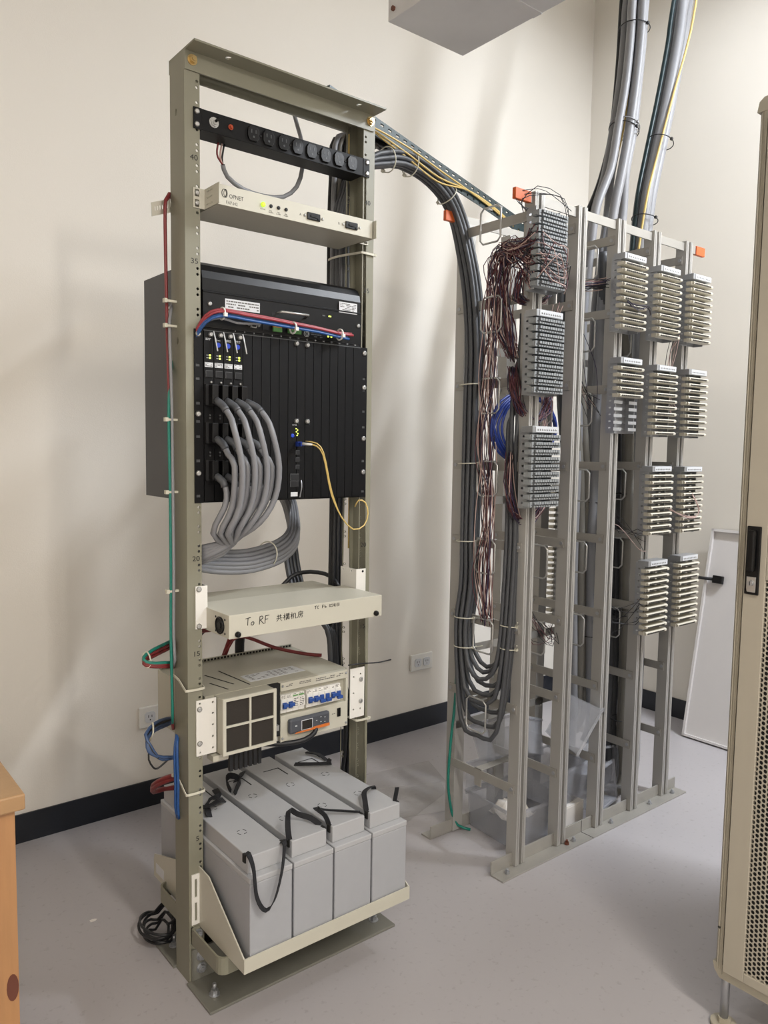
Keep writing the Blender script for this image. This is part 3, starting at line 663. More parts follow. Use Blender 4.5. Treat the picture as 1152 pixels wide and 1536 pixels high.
for y, z0, z1 in ((-.118, 1.985, 2.012), (.165, 1.985, 2.012)):
    b = obj('top_rail', MB().box(.68, 1.675, y, y+.005, z0, z1), 'rail', mdf)
    for xa, xb in ((.668, .735), (1.625, 1.682)):
        obj('end_cap', MB().box(xa, xb, y-.004, y+.009, z0-.002, z1+.002), 'orange', mdf, bevel=.0015, label='orange plastic end cap')
RZ = (1.952, 1.722, 1.480, 1.230, .990, .742, .495, .245)
rung = mesh_of(MB().box(-.0025, .0025, -.114, .178, -.014, .014), 'rung')
for x in PX:
    for z in RZ:
        o = link('rung', rung, 'rail', mdf); o.location = (x-.024, 0, z)
        for y in (-.105, .170) : obj('rung_bolt', MB().cyl((x-.0215, y, z), (x-.029, y, z), .006, 8), 'zinc', mdf)
for z in (1.60, 1.11, .62, .37):   # slim back bars
    obj('cross_bar', MB().box(.75, 1.59, .150, .154, z-.013, z+.013), 'rail', mdf)
def ring_mb(h, wd):
    pts = [(0, -wd/2+.012, 0), (0, wd/2-.012, 0), (0, wd/2, -.012), (0, wd/2, -h+.012), (0, wd/2-.012, -h), (0, -wd/2+.012, -h), (0, -wd/2, -h+.012), (0, -wd/2, -.012)]
    m = MB().tube(pts, .003, 6, True, True); m.cyl((0, -.02, 0), (.026, -.02, 0), .003, 6); m.cyl((0, .02, 0), (.026, .02, 0), .003, 6)
    return m
rme = mesh_of(ring_mb(.105, .082), 'wire_ring')
for z in RZ[:-1]:
    o = link('wire_ring', rme, 'steel', mdf); o.location = (PX[0]-(.05 if z > .6 else .072), .008 if z < 1.9 else .02, z+.014 if z < 1.9 else 2.0)
for k, x in ((1, PX[1]), (2, PX[2]), (3, PX[3])):
    for z in RZ[:-2]:
        o = link('wire_ring', rme, 'steel', mdf); o.location = (x-.05, -.03, z-.012)
obj('small_bracket', MB().box(.741, .7445, .022, .052, .205, .262).box(.741, .90, .022, .052, .259, .262), 'rail', mdf, bevel=.001)

# terminal blocks ---------------------------------------------------
PITCH = .0214
def ivory_mesh():
    m = MB(); m.mat(0).prism([(-.03, .002), (-.052, .002), (-.0575, .0035), (-.0585, .009), (-.055, .0125), (-.03, .0135)], 'x', -.063, .063)
    m.box(-.066, -.063, -.05, -.03, .002, .0135); m.box(.063, .066, -.05, -.03, .002, .0135)
    m.mat(1)
    for i in range(10): m.box(-.055+.0105*i, -.047+.0105*i, -.0592, -.0575, .0042, .0092)
    return mesh_of(m, 'terminal_module')
def grey_mesh():
    m = MB(); m.mat(0).box(-.063, .063, -.055, -.03, .0012, .0172); m.box(-.066, -.063, -.05, -.03, .003, .015); m.box(.063, .066, -.05, -.03, .003, .015)
    for i in range(10):
        x = -.046+.0108*i; m.box(x-.004, x+.004, -.061, -.055, .0095, .0165); m.box(x-.004, x+.004, -.0575, -.055, .0015, .006)
    m.mat(1).box(-.058, .06, -.0562, -.055, .0066, .0092)
    for i in range(10):
        x = -.0515+.0108*i; m.box(x-.0013, x+.0013, -.058, -.0549, .0015, .0168)
    return mesh_of(m, 'terminal_module')
IV, GR = ivory_mesh(), grey_mesh()
cov = {}
def block(name, label, x, z0, n, me, mats, group, yf=-.1265, face=1, header=True, bare=0):
    t = thing(name, label, 'terminal block', (x, yf, z0), group)
    if face < 0: t.rotation_euler = (0, 0, math.pi)
    h = n*PITCH; lo = -bare
    hs = [rect(u-.004, u+.004, z-.003, z+.003) for u in (.014,) for z in [lo+.012+PITCH*i for i in range(int((h+bare)/PITCH))]]
    for s in (-1, 1):
        link('mount_side', plate(rect(0, .034, lo-.004, h+.012), hs, .0015, YZ(s*.052)), 'zinc', t, True)
    obj('mount_back', MB().box(-.052, .052, -.0016, 0, lo-.004, h+.012), 'zinc', t, True)
    for i in range(n):
        o = link('terminal_module', me, mats, t, True); o.location = (0, 0, i*PITCH)
    if header:
        hd = obj('label_holder', MB().box(-.058, .058, -.052, -.01, h+.001, h+.020), 'zinc', t, True, .0008)
        lb = obj('label_strip', MB().box(-.045, .056, -.0535, -.052, h+.003, h+.0185), 'label', hd, True)
        m = MB()
        for k in range(9): m.box(-.038+.0098*k, -.0355+.0098*k, -.0538, -.0535, h+.007, h+.012).box(-.0345+.0098*k, -.033+.0098*k, -.0538, -.0535, h+.007, h+.0105)
        obj('print', m, 'inkg', lb, True)
    if bare:
        for i in range(int(bare/PITCH)):
            z = lo+i*PITCH
            for s in (-1, 1):
                a, b = sorted((s*.018, s*.062)); obj('bare_clip', MB().box(a, b, -.036, -.030, z+.004, z+.014).box(s*.048-.004, s*.048+.004, -.032, -.001, z+.007, z+.011), 'zinc', t, True)
    return t
gm_, im_ = ['tgrey', 'tgreyd'], ['ivory', 'ivoryd']
G1, G2 = 'grey terminal blocks on the first front post', 'ivory terminal blocks on the right front posts'
block('terminal_block', 'topmost grey terminal block on the first post, half buried in maroon wires', PX[0]-.004, 1.737, 10, GR, gm_, G1, header=False)
block('terminal_block', 'middle grey terminal block on the first post, above the blue cable coil', PX[0]-.004, 1.442, 10, GR, gm_, G1)
block('terminal_block', 'lowest grey terminal block on the first post, in front of the blue cable coil', PX[0]-.006, 1.115, 10, GR, gm_, G1)
LB = {(2, 0): 'ivory terminal block at the top of the middle front post', (2, 1): 'short five-row ivory terminal block with a bare bracket beneath it',
      (3, 0): 'ivory terminal block at the top of the fourth front post', (3, 1): 'second ivory terminal block from the top on the fourth front post',
      (3, 2): 'third ivory terminal block from the top on the fourth front post', (3, 3): 'lowest ivory terminal block on the fourth front post',
      (4, 0): 'ivory terminal block at the top of the far right post, below the orange cap', (4, 1): 'second ivory terminal block from the top on the far right post',
      (4, 2): 'third ivory terminal block from the top on the far right post', (4, 3): 'lowest ivory terminal block on the far right post, near the leaning panel'}
for p, r, z, n in ((2, 0, 1.665, 10), (3, 0, 1.657, 10), (4, 0, 1.66, 10), (3, 1, 1.335, 10), (4, 1, 1.335, 10), (3, 2, .998, 10), (4, 2, .996, 10), (3, 3, .655, 11), (4, 3, .658, 11)):
    block('terminal_block', LB[(p, r)], PX[p]+.002, z, n, IV, im_, G2)
block('terminal_block', LB[(2, 1)], PX[2]+.002, 1.450, 5, IV, im_, G2, bare=.108)
block('terminal_block', 'upper ivory terminal block on the rear side, seen between the first posts', PX[3], .985, 7, IV, im_, 'ivory terminal blocks on the rear posts', yf=.1905, face=-1)
block('terminal_block', 'lower ivory terminal block on the rear side, seen between the first posts', PX[3], .645, 13, IV, im_, 'ivory terminal blocks on the rear posts', yf=.1905, face=-1)

# ------------------------------------------------------------------ cables
def cable(name, pts, r, m, label, group=None, n=8, cat='cable', kind=None, step=.025):
    return single(name, MB().tube(pts, r, n, step=step), m, label, cat, group, kind)
def off(pts, d, s=1): return [(p[0]+d[0]*s, p[1]+d[1]*s, p[2]+d[2]*s) for p in pts]
rj = lambda a: random.uniform(-a, a)
# rack to frame: nine grey cables that arch over, drop down the frame's left end and loop back up
for k in range(9):
    i, j = k % 3, k//3
    a, b = (i-1)*.0152, (j-1)*.0152
    J = lambda s=.0025: rj(s)
    loop = (.60, .585, .565, .54, .515, .49, .46, .42, .385)[k]
    lo = [(.238+a*.6, .112+b, 1.40), (.238+a*.6, .112+b, 1.75), (.238+a*.6, .114+b, 1.90),
          (.262-a*.5, .112+b, 2.0-a*.5), (.32-a*.3, .112+b, 2.058-a*.9), (.39, .118+b, 2.086-a), (.46, .13+b, 2.105-a), (.57-a*.2, .148+b, 2.098-a), (.665-a*.6, .162+b, 2.062-a*.8), (.722-a*.9, .166+b, 2.0-a*.4),
          (.744-a, .150+b*1.2, 1.90), (.745-a, .118+b*1.3, 1.77)]
    for z in (1.6, 1.42, 1.22, 1.02, .86): lo.append((.743-a+J(), .098+b*1.35+J(), z))
    y0 = .103+b*1.35; y1 = -.075-b*1.1; zt = loop
    lo += [(.734-a, y0+.004, max(.70, zt+.08)), (.730-a, y0*.85+y1*.15, zt+.03), (.728-a, (y0+y1)/2, zt), (.732-a, y0*.15+y1*.85, zt+.03), (.737-a, y1, max(.68, zt+.09)), (.742-a*.6, y1-.002, .85), (.748-a*.6, y1-.002, 1.0)]
    top = [1.10, 1.22, 1.36, 1.10, 1.22, 1.50, 1.10, 1.62, 1.36][k]
    z = 1.12
    while z < top: lo.append((.752-a*.5+J(), y1+.004+(z-1.1)*.03, z)); z += .14
    lo += [(.755-a*.4, y1+.01, top), (.762, -.075, top+.06)]
    which = ('shallowest', 'second shallowest', 'third shallowest', 'fourth shallowest', 'middle', 'fourth deepest', 'third deepest', 'second deepest', 'deepest')[k]
    cable('grey_cable', lo, .0072, 'cdark', f'dark grey rack-to-frame cable with the {which} loop at the frame foot', 'dark grey cables from rack to frame')
# chassis front cables
k = 0
for (i, r, x, z) in conn_pts:
    f = i/3; zb = z-.025
    IN = [(-.197, -.080, 1.322), (-.177, -.082, 1.234), (-.174, -.064, 1.142), (-.192, -.042, 1.081)]
    OUT = [(-.092, -.068, 1.312), (-.075, -.070, 1.233), (-.080, -.060, 1.160), (-.112, -.046, 1.104)]
    mid = [tuple(p*(1-f)+q*f for p, q in zip(u, v)) for u, v in zip(IN, OUT)]
    mid = [(p[0]-.010*r, p[1]+.016*(r-1)-.004, p[2]) for p in mid if p[2] < zb-.03-.02*f]
    pts = [(x+.006, YF-.024, zb), (x+.014+.004*i, YF-.040, zb-.012), (x+.020+.006*i, -.060+.008*(r-1), zb-.036)]+mid+[
           (-.163+.016*f, -.026+.010*r, 1.056-.008*r+.004*i), (-.196+.008*f, -.008+.008*r, 1.034-.008*r+.006*i), (-.222, .026+.010*r, 1.014+.009*i-.007*r), (-.211+.005*r, .066+.006*i, 1.002+.008*i-.008*r),
           (-.134, .09+.008*i, .989+.009*i-.010*r), (-.025, .12+.010*i, .979+.009*i-.010*r), (.09, .155+.012*i, .996+.008*i-.010*r), (.16, .20+.014*i, 1.035+.004*i-.008*r), (.205-.008*i, .28+.01*r, 1.10), (.222-.012*i, .345+.012*r, 1.19), (.225-.012*i, .362+.012*r, 1.45)]
    pos = ('top', 'middle', 'bottom')[r]; nth = ('first', 'second', 'third', 'fourth')[i]
    t = thing('chassis_cable', f'grey cable plugged into the {pos} socket of the {nth} chassis card', 'cable', (x, -.01, zb), 'grey cables plugged into the chassis cards')
    obj('sheath', MB().tube(pts, .0069, 8), 'cgrey', t)
    obj('plug', MB().box(x-.004, x+.0105, YF-.026, YF-.006, z-.034, z+.010), 'blackg', t, bevel=.0015)
    obj('boot', MB().tube([pts[0], pts[1], ((pts[1][0]+pts[2][0])/2, (pts[1][1]+pts[2][1])/2, (pts[1][2]+pts[2][2])/2)], .0088, 8), 'cdark', t)
# vertical bundle inside right post
vb = [('cblack', .007, -.004, .158), ('cgrey', .0075, -.004, .142), ('ctaupe', .0075, .012, .142), ('cdark', .007, .012, .158), ('cblack', .0075, .026, .15), ('cblack', .007, .024, .132)]
for k, (m, r, dx, y) in enumerate(vb):
    x = .236+dx
    nm = ('first', 'second', 'third', 'fourth', 'fifth', 'sixth')[k]
    cable('riser_cable', [(x, y, 1.25), (x, y, 1.6), (x, y, 1.9), (x+.004, y, 2.02), (x+.012, y+.01, 2.10), (x+.05, y+.02, 2.135+.004*k), (x+.16, y+.03, 2.142)], r, m,
          f'{nm} cable from the left in the bundle rising behind the right rack post', 'riser cables behind the right rack post')
for k, (dy, dx) in enumerate(((0, 0), (.012, .01), (.02, -.01))):
    cable('yellow_fibre', [(.262, .085+dy*.5, 1.0), (.262, .085+dy*.5, 1.72), (.256+dx*.4, .084+dy*.5, 1.85), (.25, .086+dy*.5, 2.0), (.25, .09+dy*.5, 2.11), (.30, .095+dy*.6, 2.150), (.45, .10+dy*.6, 2.132-dy), (.60, .12+dy*.5, 2.105-dy*1.5), (.75, .15, 2.085), (.90, .172, 2.055+dy*.4), (1.05, .2, 2.02), (1.2, .2, 1.94)], .0026, 'yellow',
          ('front', 'middle', 'rear')[k]+' thin yellow fibre running along the dark tray from rack to frame', 'yellow fibres along the tray', 6)
    
for k in range(3):
    cable('trunk_cable', [(.30, .135+.014*k, 2.155), (.45, .15+.014*k, 2.150-.004*k), (.6, .165+.014*k, 2.128), (.8, .19+.01*k, 2.095), (1.0, .2+.01*k, 2.05), (1.2, .2+.01*k, 1.98), (1.25, .16, 1.8), (1.26, .13+.02*k, 1.4)], .006, 'cblack' if k < 2 else 'cdark',
          ('front black', 'middle black', 'rear dark grey')[k]+' cable lying on the dark slotted tray', 'black cables lying on the tray')
# dark slotted tray
A = Vector((.17, .085, 2.166)); B = Vector((1.12, .205, 2.004)); ux = (B-A).normalized(); L = (B-A).length; uzv = ux.cross(AY).normalized(); uyv = uzv.cross(ux).normalized()
t = thing('slotted_tray', 'dark green slotted cable tray sloping from the rack top to the frame', 'cable tray', tuple(A))
hs = []; x = .02
while x < L-.02: hs += [circ(x, .008, .0042, 8), rect(x+.012, x+.026, .034, .041)]; x += .032
link('tray_side', plate(rect(0, L, 0, .048), hs, .002, fr(A, ux, uzv)), 'teal', t)
link('tray_top', plate(rect(0, L, 0, .04), [rect(.015+.032*i, .033+.032*i, .012, .02) for i in range(int(L/.032)-1)], .002, fr(A+uzv*.048, ux, uyv)), 'teal', t)
# fibre patch lead
yf = [(.0365, -.028, 1.288), (.048, -.06, 1.283), (.062, -.068, 1.262), (.08, -.06, 1.216), (.101, -.05, 1.162), (.139, -.04, 1.104), (.181, -.035, 1.069), (.22, -.03, 1.077), (.24, -.02, 1.107), (.231, -.02, 1.136), (.209, -.02, 1.143), (.208, -.005, 1.125)]
t = thing('fibre_patch_lead', 'yellow fibre patch lead looping down from the lower chassis card', 'fibre lead', (.03, -.016, 1.28))
obj('fibre', MB().tube(yf, .0019, 6), 'yellow', t)
obj('fibre', MB().tube(off(yf[:5], (0, -.002, .006))+yf[5:], .0016, 6), 'yellow', t)
obj('plug', MB().box(.0235, .0335, -.029, -.016, 1.2825, 1.291), 'coil', t); obj('boot', MB().cyl((.0285, -.029, 1.2875), (.041, -.052, 1.286), .0038, 8, .0022), 'white', t)
# power strip cord
cable('supply_cable', [(-.145, .05, 1.93), (-.128, .06, 1.909), (-.081, .07, 1.893), (-.02, .08, 1.892), (.037, .08, 1.902), (.076, .08, 1.935), (.099, .09, 1.989), (.105, .1, 2.048), (.103, .12, 2.10), (.1, .14, 2.15)], .0055, 'cgrey', 'grey cord looping behind the black power strip')
for dx, m in ((-.005, 'dred'), (.004, 'w2'), (.010, 'cblack')):
    cable('cord_lead', [(-.156+dx, .04, 1.9725), (-.158+dx, .043, 1.955), (-.155+dx*.7, .047, 1.942), (-.145, .05, 1.930)], .0022, m, {'dred': 'dark red', 'w2': 'pale', 'cblack': 'black'}[m]+' lead joining the power strip to its grey cord', 'leads under the power strip', 6)
# red and blue feeds across the chassis
for k, (m, dz, dy, cn) in enumerate((('red', .0055, 0, 'red'), ('red', .001, -.007, 'red'), ('blue', -.005, 0, 'blue'), ('blue', -.0095, -.006, 'blue'))):
    pts = [(-.2495, .03, 1.50+dz), (-.240, .008, 1.52+dz), (-.2315, -.014, 1.55+dz), (-.215, -.03+dy, 1.5715+dz), (-.18, -.033+dy, 1.579+dz), (-.132, -.03+dy, 1.577+dz), (-.06, -.026+dy, 1.575+dz), (.004, -.024+dy, 1.572+dz*.9), (.073, -.022+dy, 1.569+dz*.8), (.137, -.022+dy, 1.563+dz*.8), (.178-.012*(k//2), -.022+dy, 1.563+dz)]
    cable('feed_wire', pts, .0031, m, f'{("upper", "lower")[k % 2]} {cn} feed wire tied across the front of the black chassis', 'red feed wires across the chassis' if cn == 'red' else 'blue feed wires across the chassis')
cable('feed_wire', [(-.232, -.006, 1.535), (-.22, -.02, 1.556), (-.19, -.027, 1.566), (-.15, -.024, 1.560), (-.11, -.02, 1.563), (-.08, -.012, 1.566)], .0028, 'cmid', 'short pale grey wire tucked under the blue feed wires')
# left side harness
hw = [(-.274, .062, 1.827), (-.274, .064, 1.696), (-.274, .06, 1.562), (-.274, .052, 1.382), (-.274, .049, 1.169), (-.274, .048, .984), (-.274, .051, .842), (-.274, .046, .685)]
for m, dy, dx, cn, z0, z1 in (('dred', .012, 0, 'dark red', 1.83, .60), ('dred', .004, -.004, 'thin dark red', 1.84, .80), ('cmid', -.004, -.001, 'grey', 1.60, .75), ('green', 0, -.006, 'green', 1.5, .61), ('blue', -.006, -.004, 'bright blue', .62, .40), ('blue', -.013, -.001, 'bright blue', .62, .40)):
    if z0 < .7: pts = [(-.240, .10, .6), (-.268, .06+dy, .585), (-.272+dx, .05+dy, .55), (-.272+dx, .046+dy, .48), (-.272+dx, .048+dy, .43), (-.268, .055+dy, .395)]
    else: pts = [(-.25, .09, z0+.01)]+[(p[0]+dx, p[1]+dy, p[2]) for p in hw if z1 < p[2] < z0]+[(-.272+dx, .05+dy, z1+.03), (-.262, .085, z1), (-.24, .12, z1-.01)]
    cable('side_wire', pts, .0036, m, f'{"inner " if dy == -.013 else "outer " if z0 < .7 else ""}{cn} wire running down the outer side of the left rack post', 'bright blue wires low on the left post' if z0 < .7 else None)
for k, (m, cn) in enumerate((('dred', 'lower dark red'), ('dred', 'upper dark red'), ('green', 'green'))):
    d = .008*k
    cable('looped_wire', [(-.06, .28, .775+d), (-.14, .22, .790+d), (-.228, .15, .785+d), (-.303, .1, .781+d), (-.333, .082, .778+d*.6), (-.331, .074, .770+d*.5), (-.31, .07, .764+d*.5), (-.268, .072, .757+d*.6), (-.255, .09, .75)], .0042, m, f'{cn} wire swinging out in a flat loop left of the rack', 'looped wires left of the rack')
for k in range(4):
    d = .006*k; m = ('dblue', 'dblue', 'cblack', 'dblue')[k]
    cable('looped_wire', [(-.2, .22, .565+d*.6), (-.24, .18, .575+d), (-.289, .13, .588+d), (-.318-.002*k, .1, .586+d*.5), (-.326+.003*k, .085, .569), (-.318+.004*k, .08, .553-d*.3), (-.29, .08, .538-d*.3), (-.25, .082, .529)], .004, m, ('lowest', 'second', '', 'topmost')[k]+' blue wire coiling out beside the wall outlet' if m == 'dblue' else 'black wire coiling out beside the wall outlet', 'blue wires coiled by the wall outlet' if m == 'dblue' else None)
cable('loose_wire_end', [(-.322, .084, .56), (-.324, .082, .54), (-.313, .082, .518), (-.303, .082, .513), (-.288, .08, .522), (-.27, .08, .534)], .0022, 'cblack', 'thin black wire end drooping below the blue loop')
for k in range(2):
    d = .009*k
    cable('battery_lead', [(-.225, .05, .49-d), (-.248, .10, .477-d), (-.268, .13, .462-d), (-.278, .17, .435-d), (-.265, .2, .405-d*.4), (-.235, .215, .396-d*.2), (-.20, .215, .3885+.004*k)], .0055, 'dred', ('upper', 'lower')[k]+' dark red battery lead bowing out behind the left rack post', 'dark red battery leads')
cable('rear_red_cable', [(-.02, .285, .70), (.0, .28, .74), (.035, .27, .745), (.10, .22, .715), (.17, .17, .697), (.205, .14, .694)], .005, 'dred', 'dark red cable lying along the top edge of the power unit')
cable('rear_red_cable', [(-.02, .30, .69), (-.01, .27, .76), (.0, .25, .82), (.01, .24, .852)], .005, 'dred', 'dark red cable rising behind the power unit')
cable('rear_black_cable', [(-.12, .295, .66), (-.11, .297, .75), (-.07, .26, .80), (-.04, .25, .85)], .008, 'cblack', 'thick black cable slanting behind the patch box')
cable('rear_black_cable', [(.04, .31, .60), (.035, .305, .72), (.03, .27, .80), (.04, .25, .852)], .014, 'cblack', 'thickest black cable rising behind the patch box')
cable('arch_cable', [(.13, .25, .87), (.17, .25, .905), (.202, .235, .918), (.225, .19, .922), (.236, .14, .915), (.238, .105, .89)], .006, 'cblack', 'black cable arching over the back of the patch box')
for k in range(5):
    x = .236+(k % 3)*.013; y = .128+.014*(k//3)
    cable('post_cable', [(x, y, 1.30), (x, y, 1.10), (x-.002, y, .9), (x-.002, y, .7), (x+.016, y, .6), (x+.045+.006*k, y, .5), (x+.05+.006*k, y+.01, .38), (x+.035+.005*k, y+.015, .28), (x+.01, y+.05, .21), (x-.03, y+.12, .2)], .0065, 'cblack', f'{("first", "second", "third", "fourth", "fifth")[k]} black cable, counted outward, hanging behind the right rack post', 'black cables behind the right rack post')
for k in range(4):
    cable('drop_cable', [(.19+.012*k, .32, 1.0), (.19+.012*k, .28, .88), (.195+.01*k, .2, .82), (.215+.006*k, .13, .77), (.222+.006*k, .12, .66), (.222+.005*k, .13, .5)], .0075, 'cblack' if k else 'cdark', ('', 'left', 'middle', 'right')[k]+' black cable dropping between the patch box and the right post' if k else 'dark grey cable dropping between the patch box and the right post', 'black cables dropping by the right post' if k else None)
cable('tie_tail', [(.19, -.008, .702), (.235, -.01, .7), (.262, .0, .694), (.30, .0, .69), (.345, .002, .69)], .002, 'cblack', 'black tie tail sticking out right of the power unit', n=6)
# coil of black cable on the floor behind the left post
t = thing('cable_coil', 'coil of thin black cable on the floor behind the left post', 'cable', (-.25, .21, 0))
for k in range(6):
    a0 = random.uniform(0, 6); R1 = .038+.004*k; c = (-.255+rj(.006), .206+rj(.01), .014+.007*k)
    obj('coil_turn', MB().tube([(c[0]+R1*.72*math.cos(q), c[1]+R1*1.15*math.sin(q), c[2]+.006*math.sin(q+a0)+(.03 if math.cos(q) > .6 else 0)) for q in [i*math.pi/6 for i in range(12)]], .0035, 7, True), 'cblack', t)
obj('cable_tail', MB().tube([(-.24, .18, .05), (-.242, .13, .09), (-.241, .10, .16), (-.24, .09, .24), (-.238, .1, .30)], .0035, 7), 'cblack', t)
# thick cables in the frame
def fat(pts, r, m, label, group): return cable('trunk_cable', pts, r, m, label, group, 10)
c1 = [(1.62, .05, CEIL), (1.50, .05, 3.1), (1.453, .05, 2.858), (1.447, .05, 2.723), (1.430, .05, 2.561), (1.405, .05, 2.396), (1.372, .05, 2.252), (1.342, .05, 2.11), (1.316, .05, 1.968), (1.292, .05, 1.782), (1.285, .05, 1.552), (1.285, .05, 1.224), (1.285, .05, .867), (1.305, .05, .496), (1.315, .05, .30), (1.30, .06, .20)]
for k, (dx, dy, m, r, ex) in enumerate(((-.036, -.01, 'cmid', .0150, -.05), (-.008, -.032, 'cmid', .0165, -.01), (.022, -.018, 'cmid', .0165, .03), (.038, .012, 'cgrey', .0135, .05), (-.018, .028, 'cgrey', .014, -.03), (.014, .034, 'cmid', .014, .02))):
    pts = [(p[0]+dx+(ex*1.0 if p[2] < 2.2 else ex*.2 if p[2] < 2.5 else 0), p[1]+dy, p[2]+(.03*k if i == len(c1)-1 else 0)) for i, p in enumerate(c1)]
    fat(pts, r, m, ('leftmost thick', 'front thick', 'second front thick', 'rightmost slimmer', 'rear left slimmer', 'rear right slimmer')[k]+' grey cable of the left ceiling bundle', 'thick cables of the left ceiling bundle')
c2 = [(1.93, .05, CEIL), (1.80, .05, 3.12), (1.748, .05, 2.962), (1.717, .05, 2.786), (1.666, .05, 2.581), (1.608, .05, 2.375), (1.560, .05, 2.198), (1.538, .05, 2.006), (1.525, .04, 1.813), (1.515, .03, 1.57), (1.51, .02, 1.2), (1.51, .0, .8), (1.5, -.02, .5), (1.495, -.02, .25), (1.48, -.03, .10), (1.44, -.02, .045), (1.39, .03, .03)]
for k, (dx, dy, m, r) in enumerate(((-.014, -.012, 'cmid', .0195), (.026, -.004, 'cmid', .019), (.0, .03, 'cgrey', .015))):
    fat([(p[0]+dx, p[1]+dy, p[2]+.006*k) for p in c2], r, m if k < 2 else 'cgrey', ('left thick', 'right thick', 'rear slimmer')[k]+' grey cable of the right ceiling bundle', 'thick cables of the right ceiling bundle')
cable('trunk_cable', [(1.89, .065, CEIL), (1.708, .062, 2.962), (1.676, .062, 2.786), (1.626, .062, 2.581), (1.568, .062, 2.375), (1.520, .06, 2.198), (1.50, .06, 2.0)], .0085, 'teal', 'dark teal cable on the right ceiling bundle')
cable('trunk_cable', [(1.94, .005, CEIL), (1.762, .003, 2.962), (1.722, .008, 2.786), (1.655, .012, 2.6), (1.578, .016, 2.375), (1.522, .02, 2.198), (1.495, .03, 2.0)], .0042, 'yellow', 'yellow cable crossing the right ceiling bundle')
cable('trunk_cable', [(1.60, .1, CEIL), (1.47, .1, 2.98), (1.440, .1, 2.881), (1.430, .1, 2.651), (1.405, .1, 2.415), (1.352, .1, 2.24), (1.285, .1, 2.112), (1.238, .1, 2.03), (1.2, .1, 1.9)], .009, 'cblack', 'black cable along the left ceiling bundle')
cable('trunk_cable', [(1.61, .06, CEIL), (1.46, .06, 2.9), (1.425, .045, 2.651), (1.395, .04, 2.415), (1.345, .05, 2.24), (1.28, .06, 2.08)], .0034, 'yellow', 'tan wire running beside the black cable of the left ceiling bundle', n=6)
cd = [(1.30, -.02, 1.95), (1.31, -.02, 1.75), (1.372, -.02, 1.551), (1.40, -.02, 1.2), (1.405, -.02, .989), (1.43, -.02, .499), (1.425, -.025, .251), (1.43, -.03, .10), (1.405, -.03, .045), (1.35, -.01, .035), (1.30, .03, .03)]
for k, (dx, dy, r, m) in enumerate(((-.012, -.02, .0175, 'ctaupe'), (.020, .01, .018, 'ctaupe'), (-.03, .035, .015, 'cdark'), (.02, .05, .015, 'cdark'))):
    fat([(p[0]+dx, p[1]+dy, p[2]+.004*k) for p in cd], r, m, ('left dusty', 'right dusty', 'left dark', 'right dark')[k]+' grey cable bending along the floor between the third and fourth posts', 'dusty grey cables between the third and fourth posts' if m == 'ctaupe' else 'dark grey cables deep in the frame')
bc = [(1.2, .06, 1.9), (1.19, .055, 1.7), (1.20, .05, 1.46), (1.245, .05, 1.2), (1.262, .05, .987), (1.275, .05, .7), (1.285, .05, .5), (1.285, .06, .34), (1.27, .08, .26)]
for k, (dx, dy, r, m) in enumerate(((-.03, -.01, .016, 'ctaupe'), (.004, -.012, .017, 'ctaupe'), (-.05, .03, .016, 'cdark'))):
    fat([(p[0]+dx, p[1]+dy, p[2]) for p in bc], r, m, ('left dusty', 'right dusty', 'dark')[k]+' grey cable hanging between the second and third posts', 'dusty grey cables between the second and third posts' if m == 'ctaupe' else None)
# ties ------------------------------------------------------------
def tie(c, ax, ru, rv, label, group, m='tie', wdt=.003, tail=None):
    ax = Vector(ax).normalized(); u = ax.orthogonal().normalized(); 
    if abs(ax.z) > .7: u = (AX-ax*AX.dot(ax)).normalized()
    v = ax.cross(u); c = Vector(c)
    ring = [tuple(c+u*ru*math.cos(a)+v*rv*math.sin(a)) for a in [i*math.pi/8 for i in range(16)]]
    mb = MB().tube(ring, wdt*.6, 5, True)
    hd = c-v*rv; mb.obox(hd, u, v, ax, .0045, .004, .004)
    if tail: mb.tube([hd, hd+Vector(tail)*.5, hd+Vector(tail)], wdt*.5, 5)
    return single('cable_tie', mb, m, label, 'cable tie', group)
for nm, z in (('topmost', 1.48), ('second', 1.235), ('third', .99), ('fourth', .745), ('lowest', .65)):
    tie((.735, .102, z), (0, .05, 1), .032, .038, nm+' pale cable tie around the grey cables at the frame\'s left end', 'ties down the frame\'s left end', tail=(-.0, -.04, .014))
for nm, p, a in (('left', (.40, .12, 2.088), (1, .1, .3)), ('middle', (.50, .137, 2.102), (1, .1, 0)), ('right', (.672, .163, 2.055), (1, .1, -.7))):
    tie(p, a, .032, .034, nm+' pale cable tie on the grey cables arching off the rack', 'ties on the arching cables', tail=(0, 0, .03))
for nm, z in (('upper', .75), ('lower', .68)): tie((.742, -.078, z), (0, 0, 1), .026, .030, nm+' pale cable tie on the rising grey cables beside the first post', 'ties beside the first post', tail=(-.02, -.02, .02))
for nm, p in zip(('upper', 'middle', 'lower'), ((1.285, .03, 1.10), (1.30, .03, .80), (1.295, .03, .62))): tie(p, (0, 0, 1), .034, .036, nm+' black cable tie around the cables between the second and third posts', 'black ties inside the frame', 'cblack')
for nm, p in zip(('upper', 'middle', 'lower'), ((1.405, -.02, 1.13), (1.42, -.02, .69), (1.427, -.022, .30))): tie(p, (0, 0, 1), .04, .036, nm+' black cable tie around the dusty cables between the third and fourth posts', 'black ties on the dusty cables', 'cblack')
for nm, p in zip(('upper', 'lower'), ((1.51, .01, .50), (1.49, -.01, .27))): tie(p, (0, 0, 1), .045, .036, nm+' black cable tie on the cables by the far right post', 'black ties by the far right post', 'cblack')
